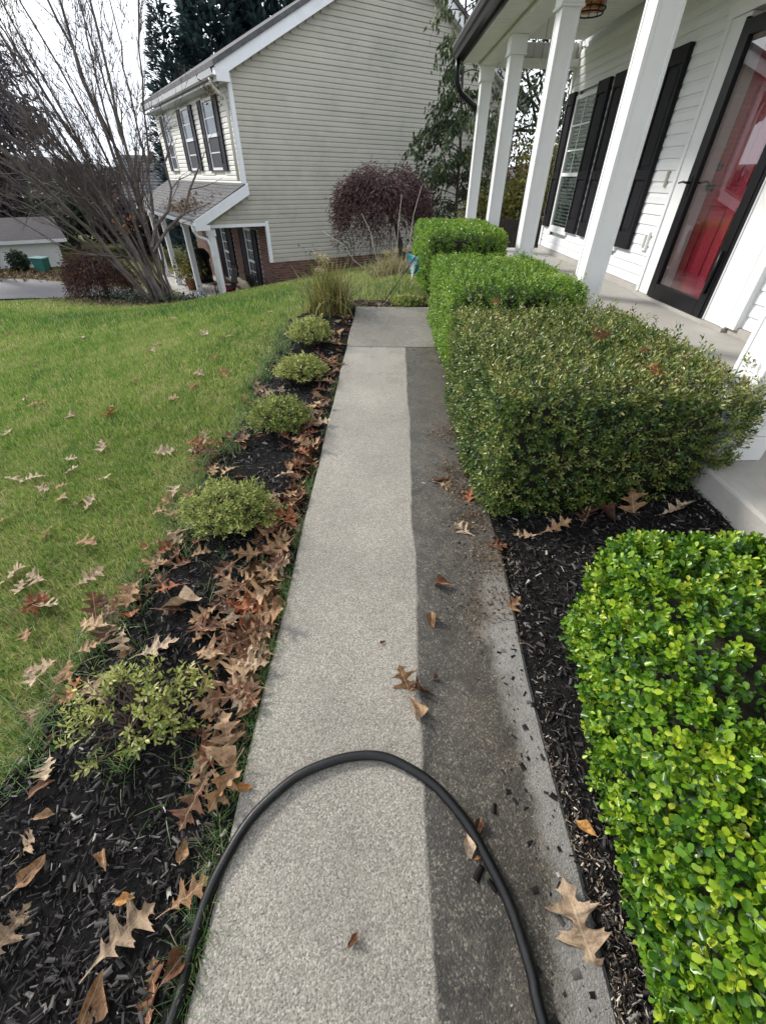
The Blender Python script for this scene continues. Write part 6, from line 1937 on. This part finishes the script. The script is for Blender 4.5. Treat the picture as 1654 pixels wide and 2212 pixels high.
blob_tree('round_bush', 'dark green rounded bush at the corner of the white garage', 'bush', (-14.9, 20.3, g1(-14.9, 20.3)), [((-14.9, 20.3, -1.45), (.36, .36, .36))], 1500, .12, LEAF_OVAL, M['darkgreen'], rw, .03, None, 'darkbark', .2, .5, 4)
fh = thing('far_house', 'distant house with a broad grey shingled roof behind the bare tree', 'house', (-15, 38, -2.3), R(20))
fh.matrix_world = Matrix.Translation((-14.2, 38.5, -2.3)) @ Matrix.Rotation(R(20), 4, 'Z'); fh['_b'] = (0, 0, 0)
MB().box((-3.2, -2.6, -.3), (3.2, 3.0, 2.35)).build('wall', M['cream'], fh)
rf_ = MB().prism([(-3.2, 2.2), (-3.2, 2.3), (.2, 4.72), (3.4, 2.3), (3.4, 2.2), (.2, 4.6)], 'x', -3.6, 3.6).build('roof', M['roofgrey'], fh)
sh = MB()
for i in range(14):
    y0, z0 = -3.2 + 3.4 * i / 14, 2.3 + 2.42 * i / 14
    sh.prism([(y0, z0 + .03), (y0 + .30, z0 + .20), (y0 + .30, z0 + .19), (y0, z0 + .005)], 'x', -3.6, 3.6)
s = sh.build('shingles', M['roofgrey'], rf_); s['kind'] = 'stuff'
MB().box((-1.6, -.4, 3.9), (-1.2, .0, 4.95)).build('chimney', M['brickwork'], rf_)
for x in (-2.2, .6): 
    w = MB().box((x, -2.64, .6), (x + 1.0, -2.605, 1.8)).build('window', M['trim'], fh)
    MB().box((x + .08, -2.655, .68), (x + .92, -2.6405, 1.72)).build('pane', M['farglass'], w)

# ---------------------------------------------------------------- garden flag on its stake
fg = thing('garden_flag', 'small blue rainbow-dyed cloth flag drooping from a thin dark stake', 'flag', (0.05, 5.62, g1(.05, 5.62)))
tip = Vector((0.48, 5.86, 0.70))
b0 = Vector((0.05, 5.62, g1(.05, 5.62) - .05))
MB().tube([b0, b0.lerp(tip, .5) + Vector((.01, 0, .01)), tip], .006, 6).build('stake', M['iron'], fg)
mt, n, l, p = new_mat('dyed_cloth')
gg = n.new('ShaderNodeTexCoord')
nz = noise(n, l, 9, 4, .6, gg.outputs['Object'], 1.5)
rr_ = ramp(n, [(.28, (.02, .05, .22)), (.40, (.03, .20, .45)), (.50, (.10, .42, .40)), (.58, (.45, .52, .30)), (.66, (.42, .12, .32)), (.78, (.05, .06, .28))])
l.new(nz.outputs['Fac'], rr_.inputs['Fac']); l.new(rr_.outputs['Color'], p.inputs['Base Color']); p.inputs['Roughness'].default_value = .55
V, F = [], []
nu, nv = 14, 14
for i in range(nu + 1):
    for j in range(nv + 1):
        a, b = i / nu, j / nv
        wv = (1 - b) ** 0.8
        x = .345 + .265 * a * wv + .12 * b * (1 - .3 * b)
        zz = .715 - .045 * a - .29 * b * (1 - .35 * a) - .02 * math.sin(3 * a)
        y = 5.86 + .035 * math.sin(a * 9 + b * 3) * (.4 + b)
        V.append((x, y, zz))
for i in range(nu):
    for j in range(nv):
        q = i * (nv + 1) + j; F.append((q, q + nv + 1, q + nv + 2, q + 1))
cl = link('cloth', np_mesh('cloth', np.array(V), np.array(F), mt, True), fg)
so = cl.modifiers.new('solid', 'SOLIDIFY'); so.thickness = .003

# ---------------------------------------------------------------- hose looping over the walk
hp = [(-.452, -.25), (-.47, .02), (-.455, .11), (-.422, .25), (-.365, .365), (-.30, .455), (-.21, .522), (-.105, .562), (0, .568), (.035, .555)]
hose_px = None
HR = 0.0135


def smooth_pts(pts, n=140):
    P_ = np.array(pts, float); t = np.concatenate([[0], np.cumsum(np.linalg.norm(np.diff(P_, axis=0), axis=1))])
    out = []
    for q in np.linspace(0, t[-1], n):
        i = min(np.searchsorted(t, q, 'right') - 1, len(P_) - 2)
        u_ = (q - t[i]) / (t[i + 1] - t[i])
        p0, p1, p2, p3 = P_[max(i - 1, 0)], P_[i], P_[i + 1], P_[min(i + 2, len(P_) - 1)]
        out.append(.5 * ((2 * p1) + (-p0 + p2) * u_ + (2 * p0 - 5 * p1 + 4 * p2 - p3) * u_ ** 2 + (-p0 + 3 * p1 - 3 * p2 + p3) * u_ ** 3))
    return np.array(out)


HOSE = [(-0.50, -0.30)] + HOSE_XY + [(0.41, -0.30)]
hs = smooth_pts(HOSE)
def hz_(x, y):
    return np.where(x > path_l(y), path_z(y), np.maximum(g(x, y) + .02, path_z(y) - .03))
hzv = hz_(hs[:, 0], hs[:, 1]) + HR
k_ = np.ones(9) / 9
hs = hs + np.stack([.0012 * np.sin(np.arange(len(hs)) * .31) + .0008 * np.sin(np.arange(len(hs)) * .61 + 1), .0014 * np.sin(np.arange(len(hs)) * .27 + 2)], 1)
hzv = np.convolve(np.pad(hzv, 4, 'edge'), k_, 'valid')
ht = MB().tube([(a, b, c) for (a, b), c in zip(hs, hzv)], HR, 14)
tag(ht.build('hose', M['rubber']), 'thick black rubber hose looped across the washed walk', 'hose')

# ---------------------------------------------------------------- mulch chips, grit
rch = np.random.default_rng(17)
CHIP = (np.array([(-.5, -.16, -.02), (.5, -.12, -.02), (.46, .14, -.02), (-.44, .17, -.02), (-.40, -.04, .13), (.42, -.03, .10), (.36, .06, .12), (-.36, .08, .14)]),
        np.array([(4, 5, 6, 7), (0, 1, 5, 4), (2, 3, 7, 6)]))


def chips(n, xf, name, label, lmin=.006, lmax=.040, mat='chip', tpl=CHIP, flat=.35, lift=.004):
    x, y = xf(n)
    k = len(x)
    z_ = bed_h(x, y) + rch.uniform(-.003, .012, k) + lift
    az = rch.uniform(0, 2 * np.pi, k)
    D = np.stack([np.cos(az), np.sin(az), rch.normal(0, flat, k)], 1)
    U = np.array([0, 0, 1.0]) + rch.normal(0, flat, (k, 3))
    L = lmin + (lmax - lmin) * rch.random(k) ** 2
    wr = .28 + 1.0 * rch.random(k) ** 2
    S = np.stack([L, L * wr, L * np.minimum(wr * 1.2, rch.uniform(.4, 1.1, k))], 1)
    V, F, r_ = scatter(*tpl, np.stack([x, y, z_], 1), frames(D, U), S, rch.random(k))
    return tag(link(name, np_mesh(name, V, F, M[mat], False, r_)), label, None, None, 'stuff')


def left_xy(n, y0=-.35, y1=5.6, pw=2.7):
    y = y0 + (y1 - y0) * rch.random(n) ** pw
    x = rch.uniform(-1.6, .6, n)
    ok_ = in_left_bed(x, y) & (x < path_l(y) - .012) | (in_left_bed(x, y) & (y > 5.1))
    return x[ok_], y[ok_]


def right_xy(n, y0=-.2, y1=5.2, pw=1.75):
    y = y0 + (y1 - y0) * rch.random(n) ** pw
    x = rch.uniform(.5, 1.47, n)
    ok_ = in_right_bed(x, y) & (x > path_r(y) + .006)
    return x[ok_], y[ok_]


chips(78000, left_xy, 'mulch_chips', 'shredded black mulch chips covering the left bed')
chips(46000, right_xy, 'mulch_chips', 'shredded black mulch chips around the clipped bushes')
def spill(n):
    y = np.abs(rch.normal(0, .42, n)) - .1; x = path_r(y) + np.abs(rch.normal(0, .04, n)) - .012 + .03 * np.maximum(0, np.sin(9 * y)); return x, y
TRI = (np.array([(-.5, -.3, 0), (.5, -.35, .03), (.2, .45, 0), (-.3, .4, .08)]), np.array([(0, 1, 2, 3)]))
chips(1000, spill, 'grit', 'pale broken shell and seed grit along the right edge of the walk', .006, .016, 'grit', CHIP, .3, .008)
# chips strewn on the concrete beside the bed
y = rch.uniform(.0, 2.3, 420) ; x = path_r(y) - np.abs(rch.normal(0, .11, 420)); k = len(x)
az = rch.uniform(0, 6.28, k)
L = .003 + .022 * rch.random(k) ** 3
V, F, r_ = scatter(*CHIP, np.stack([x, y, path_z(y) + .001], 1), frames(np.stack([np.cos(az), np.sin(az), 0 * az], 1), np.array([[0, 0, 1.0]] * k)), np.stack([L, L * rch.uniform(.6, 2.6, k), L * .6], 1), rch.random(k))
tag(link('mulch_crumbs', np_mesh('mulch_crumbs', V, F, M['chip'], False, r_)), 'mulch crumbs scattered on the dirty strip of the walk', None, None, 'stuff')

for (x, y, r0_, L_, lab) in ((.262, .262, .9, .042, 'black bark chunk lying against the right limb of the hose'), (.292, .238, 2.2, .032, 'smaller black bark chunk below the other one beside the hose'),
                             (.33, .40, 1.3, .03, 'dark bark sliver on the dirty strip above the hose limb'), (.46, .235, 1.0, .024, 'dark bark piece near the pale worn edge of the walk')):
    mb = MB(); mb.add([(p[0] * L_, p[1] * L_ * 1.6, p[2] * L_ * .9) for p in CHIP[0]], [(3, 2, 1, 0)] + [tuple(f_) for f_ in CHIP[1]] + [(1, 2, 6, 5), (3, 0, 4, 7)])
    o_ = mb.build('bark_chip', M['chip'], None, .002)
    o_.matrix_world = Matrix.Translation((x, y, path_z(y) + .004)) @ Matrix.Rotation(r0_, 4, 'Z')
    tag(o_, lab, 'bark')

# ---------------------------------------------------------------- fallen leaves, each its own object
def oak_leaf(seed):
    """A dead oak leaf: three pairs of pointed lobes with rounded sinuses between, curled as it dried."""
    r = random.Random(seed)
    base = [(-.26, .010), (-.02, .013), (.05, .035), (.12, .065), (.15, .14), (.185, .20), (.205, .12), (.235, .07), (.275, .075), (.31, .20), (.345, .35), (.375, .47), (.395, .40), (.42, .35), (.445, .38), (.455, .29),
            (.47, .19), (.52, .095), (.575, .09), (.615, .18), (.645, .32), (.67, .41), (.69, .32), (.715, .26), (.735, .28), (.75, .18), (.79, .095), (.84, .09), (.88, .15), (.91, .20), (.93, .12), (.98, .06), (1.06, .006)]
    sc = [r.uniform(.72, 1.15) for _ in range(8)]
    sl_ = [r.uniform(-.05, .05), r.uniform(-.05, .05)]
    bend, cup, roll, tw = r.uniform(-1.2, 1.5), r.uniform(.1, 1.7), r.uniform(-.7, .7), r.uniform(-1.5, 1.5)
    if seed % 3 == 0: bend *= .3; cup *= .3; tw *= .4
    V_, F_ = [], []
    for i, (x_, w_) in enumerate(base):
        reg = 0 if x_ < .25 else (1 if x_ < .58 else (2 if x_ < .82 else 3))
        wl_, wr_ = w_ * sc[reg], w_ * sc[4 + reg]
        for q in (-1, -.5, 0, .5, 1):
            yy = q * (wl_ if q < 0 else wr_)
            xx = x_ + abs(yy) * .30 + (sl_[0] if q < 0 else sl_[1]) * abs(q) * (0 < x_ < .9)
            a_ = abs(yy)
            z_ = cup * a_ ** 1.6 * .9 + bend * (xx - .4) ** 2 * .55 + roll * yy * (xx - .3) + tw * yy * a_ * (xx - .5) + .026 * math.sin(17 * xx + 13 * yy + seed) + .018 * math.sin(29 * xx - 21 * yy + 2 * seed) - .012 * (q == 0)
            V_.append((xx, yy, z_))
    for i in range(len(base) - 1):
        for k_ in range(4):
            a = i * 5 + k_
            F_.append((a, a + 1, a + 6, a + 5))
    V_ = np.array(V_); V_[:, 2] -= np.quantile(V_[:, 2], .15)
    V_[:, 0] -= .4
    return V_, np.array(F_)


OAK_SHAPE = ['flat', 'curled', 'twisted', 'flat', 'curled', 'twisted', 'flat', 'curled', 'twisted']


def simple_leaf(seed):
    r = random.Random(seed)
    rows_ = [(-.12, .012), (0, .014), (.08, .09), (.18, .15), (.3, .21), (.42, .24), (.55, .235), (.68, .19), (.8, .13), (.92, .06), (1, .01)]
    ca, cb = r.uniform(1.6, 4.2), r.uniform(-.5, .9)
    ph = r.uniform(0, 6.28); tw = r.uniform(-1.2, 1.2)
    V_, F_ = [], []
    for x_, w_ in rows_:
        for q in (-1, -.5, 0, .5, 1):
            yy = q * w_ * (1 + .22 * math.sin(9 * x_ + 3 * q + ph)); V_.append((x_ - .5 + .05 * math.sin(7 * yy + ph), yy, ca * yy * yy * 1.6 + cb * (x_ - .5) ** 2 + tw * yy * (x_ - .5) + .035 * math.sin(13 * x_ + 9 * yy + ph)))
    for i in range(len(rows_) - 1):
        for k_ in range(4):
            a = i * 5 + k_; F_.append((a, a + 1, a + 6, a + 5))
    V_ = np.array(V_); V_[:, 2] -= V_[:, 2].min()
    return V_, np.array(F_)


MATS = {'pale': M['leaf_pale'], 'tan': M['leaf_tan'], 'brown': M['leaf_brown'], 'russet': M['leaf_russet'], 'amber': M['leaf_amber']}
OAK, SIMPLE = {}, {}
for kname, mt_ in MATS.items():
    OAK[kname] = [np_mesh('oak_leaf', *oak_leaf(39 + 13 * i), mt_, True) for i in range(9)]
    SIMPLE[kname] = [np_mesh('dead_leaf', *simple_leaf(90 + 7 * i), mt_, True) for i in range(7)]
rl = random.Random(2024)


def put_leaf(x, y, size, tone, label, oak=True, variant=None, rot=None, z=None, group=None, tilt=.16, tone_cat='leaf'):
    src = (OAK if oak else SIMPLE)[tone]
    me = src[(variant if variant is not None else rl.randrange(len(src))) % len(src)]
    o_ = bpy.data.objects.new('oak_leaf' if oak else 'dead_leaf', me)
    COL.objects.link(o_)
    if z is None:
        if path_l(y) < x < path_r(y) and y < 5.06: z = path_z(y) + .003
        elif bool(in_left_bed(np.array([x]), np.array([y]))[0]) or bool(in_right_bed(np.array([x]), np.array([y]))[0]): z = float(bed_h(np.array([x]), np.array([y]))[0]) + .016
        else: z = g1(x, y) + .012
    e = .05
    sx_ = (g1(x + e, y) - g1(x - e, y)) / (2 * e); sy_ = (g1(x, y + e) - g1(x, y - e)) / (2 * e)
    nrm = Vector((-sx_ + rl.gauss(0, tilt), -sy_ + rl.gauss(0, tilt), 1)).normalized()
    a = rl.uniform(0, 6.283) if rot is None else rot
    q = Vector((0, 0, 1)).rotation_difference(nrm)
    o_.matrix_world = Matrix.Translation((x, y, z)) @ q.to_matrix().to_4x4() @ Matrix.Rotation(a, 4, 'Z') @ Matrix.Scale(size, 4)
    tag(o_, label, tone_cat, group)
    return o_


# leaves one can point at on the concrete
for a in WALK_LEAVES: put_leaf(*a[:5], **a[5])
# on the bushes and in the right bed
for a in BED_LEAVES: put_leaf(*a[:5], **a[5])


def tone_pick(w):
    return rl.choices(['pale', 'tan', 'brown', 'russet'], w)[0]


# leaf pile along the walk side of the left bed
def where_label(y):
    if y < .42: return 'in front of the nearest shrub'
    if y < .95: return 'by the sparse nearest shrub'
    if y < 1.4: return 'between nearest and second shrub'
    if y < 2.1: return 'by the dense second shrub'
    if y < 2.8: return 'by the darker middle shrub'
    if y < 3.5: return 'by the fourth shrub'
    return 'by the farthest shrub'


tone_word = {'pale': 'buff', 'tan': 'tan', 'brown': 'dark brown', 'russet': 'rust red'}


def size_word(s_): return 'small' if s_ < .102 else ('large' if s_ > .130 else 'middling')


def auto_leaf(x, y, size, tone, where, z, group, tilt):
    v = rl.randrange(9)
    put_leaf(x, y, size, tone, f'{size_word(size)} {OAK_SHAPE[v]} {tone_word[tone]} oak leaf {where}', True, variant=v, z=z, group=group, tilt=tilt)


spots = []
for _ in range(128):
    c = rl.random()
    if c < .50: y = rl.triangular(.62, 2.2, 1.1); x = path_l(y) - .05 - abs(rl.gauss(0, .11))
    elif c < .70: y = rl.uniform(2.0, 3.6); x = path_l(y) - .04 - abs(rl.gauss(0, .085))
    elif c < .80: y = rl.uniform(3.3, 4.8); x = path_l(y) - .05 - abs(rl.gauss(0, .12))
    else: y = rl.uniform(.40, 1.0); x = path_l(y) - .03 - abs(rl.gauss(0, .07))
    spots.append((x, y))
for i, (x, y) in enumerate(spots):
    tone = tone_pick([.16, .42, .32, .10]) if y < 2.4 else tone_pick([.42, .34, .20, .04])
    z = float(bed_h(np.array([x]), np.array([y]))[0]) + .012 + rl.random() * .035 * (1 if y < 2.4 else .6)
    auto_leaf(x, y, rl.uniform(.08, .14), tone, f'along the walk edge {where_label(y)}', z, 'oak leaves heaped along the walk edge', .38)
for _ in range(62):
    y = rl.triangular(.5, 3.2, 1.0); x = float(bed_l(y)) + rl.gauss(.03, .10)
    tone = tone_pick([.36, .36, .20, .08])
    z = float(bed_h(np.array([x]), np.array([y]))[0]) + .012 + rl.random() * .03
    auto_leaf(x, y, rl.uniform(.065, .125), tone, f'on the lawn border {where_label(y)}', z, 'oak leaves along the lawn border', .36)
for a in MULCH_LEAVES: put_leaf(*a[:5], **a[5])


def lawn_label(x, y):
    if y < 1.4: return 'on the lawn near the mulch corner'
    if y < 2.2: return 'on the lawn level with the second shrub'
    if y < 3.2: return 'on the lawn level with the middle shrub'
    if y < 5.2: return 'on the lawn level with the fourth shrub'
    if y < 7.5: return 'in the darker band of lawn'
    return 'far off on the lawn'


n_l = 0
while n_l < 74:
    y = rl.choices([rl.uniform(.8, 2.2), rl.uniform(1.8, 3.6), rl.uniform(3.3, 6.0), rl.uniform(6.0, 10.5)], [.30, .36, .20, .14])[0]
    x = rl.uniform(-.86 * y - .55, float(bed_l(min(y, 4.7))) - .12)
    if not bool(lawn_ok(np.array([x]), np.array([y]))[0]): continue
    tone = tone_pick([.50, .28, .10, .12])
    auto_leaf(x, y, rl.uniform(.07, .125), tone, lawn_label(x, y), g1(x, y) + .008 + rl.random() * .010, 'oak leaves scattered over the lawn', .28)
    n_l += 1

# the deeper, smaller litter under and between those leaves: past the first three hundred, joined by tone
def litter_heap(tone, n, label):
    Vs, Fs, off = [], [], 0
    for _ in range(n):
        c = rl.random()
        if c < .62: y = rl.triangular(.55, 2.5, 1.15); x = path_l(y) - .03 - abs(rl.gauss(0, .10))
        elif c < .86: y = rl.uniform(2.0, 4.8); x = path_l(y) - .03 - abs(rl.gauss(0, .08))
        else: y = rl.triangular(.5, 4.2, 1.2); x = float(bed_l(y)) + rl.gauss(.02, .08)
        V_, F_ = oak_leaf(rl.randrange(400)) if rl.random() < .6 else simple_leaf(rl.randrange(400))
        s_ = rl.uniform(.045, .10)
        q = Vector((rl.gauss(0, .4), rl.gauss(0, .4), 1)).normalized().rotation_difference(Vector((0, 0, 1))).to_matrix() @ Matrix.Rotation(rl.uniform(0, 6.283), 3, 'Z')
        W = (V_ * s_) @ np.array(q).T
        z = float(bed_h(np.array([x]), np.array([y]))[0]) + .004 + rl.random() * .012
        Vs.append(W + np.array([x, y, z])); Fs.append(F_ + off); off += len(V_)
    me = np_mesh('leaf_litter', np.concatenate(Vs), np.concatenate(Fs), MATS[tone], True)
    tag(link('leaf_litter', me), label, None, None, 'stuff')


litter_heap('brown', 130, 'small dark brown leaves lying under the heap along the walk edge')
litter_heap('tan', 120, 'small tan leaves and scraps between the heaped oak leaves')
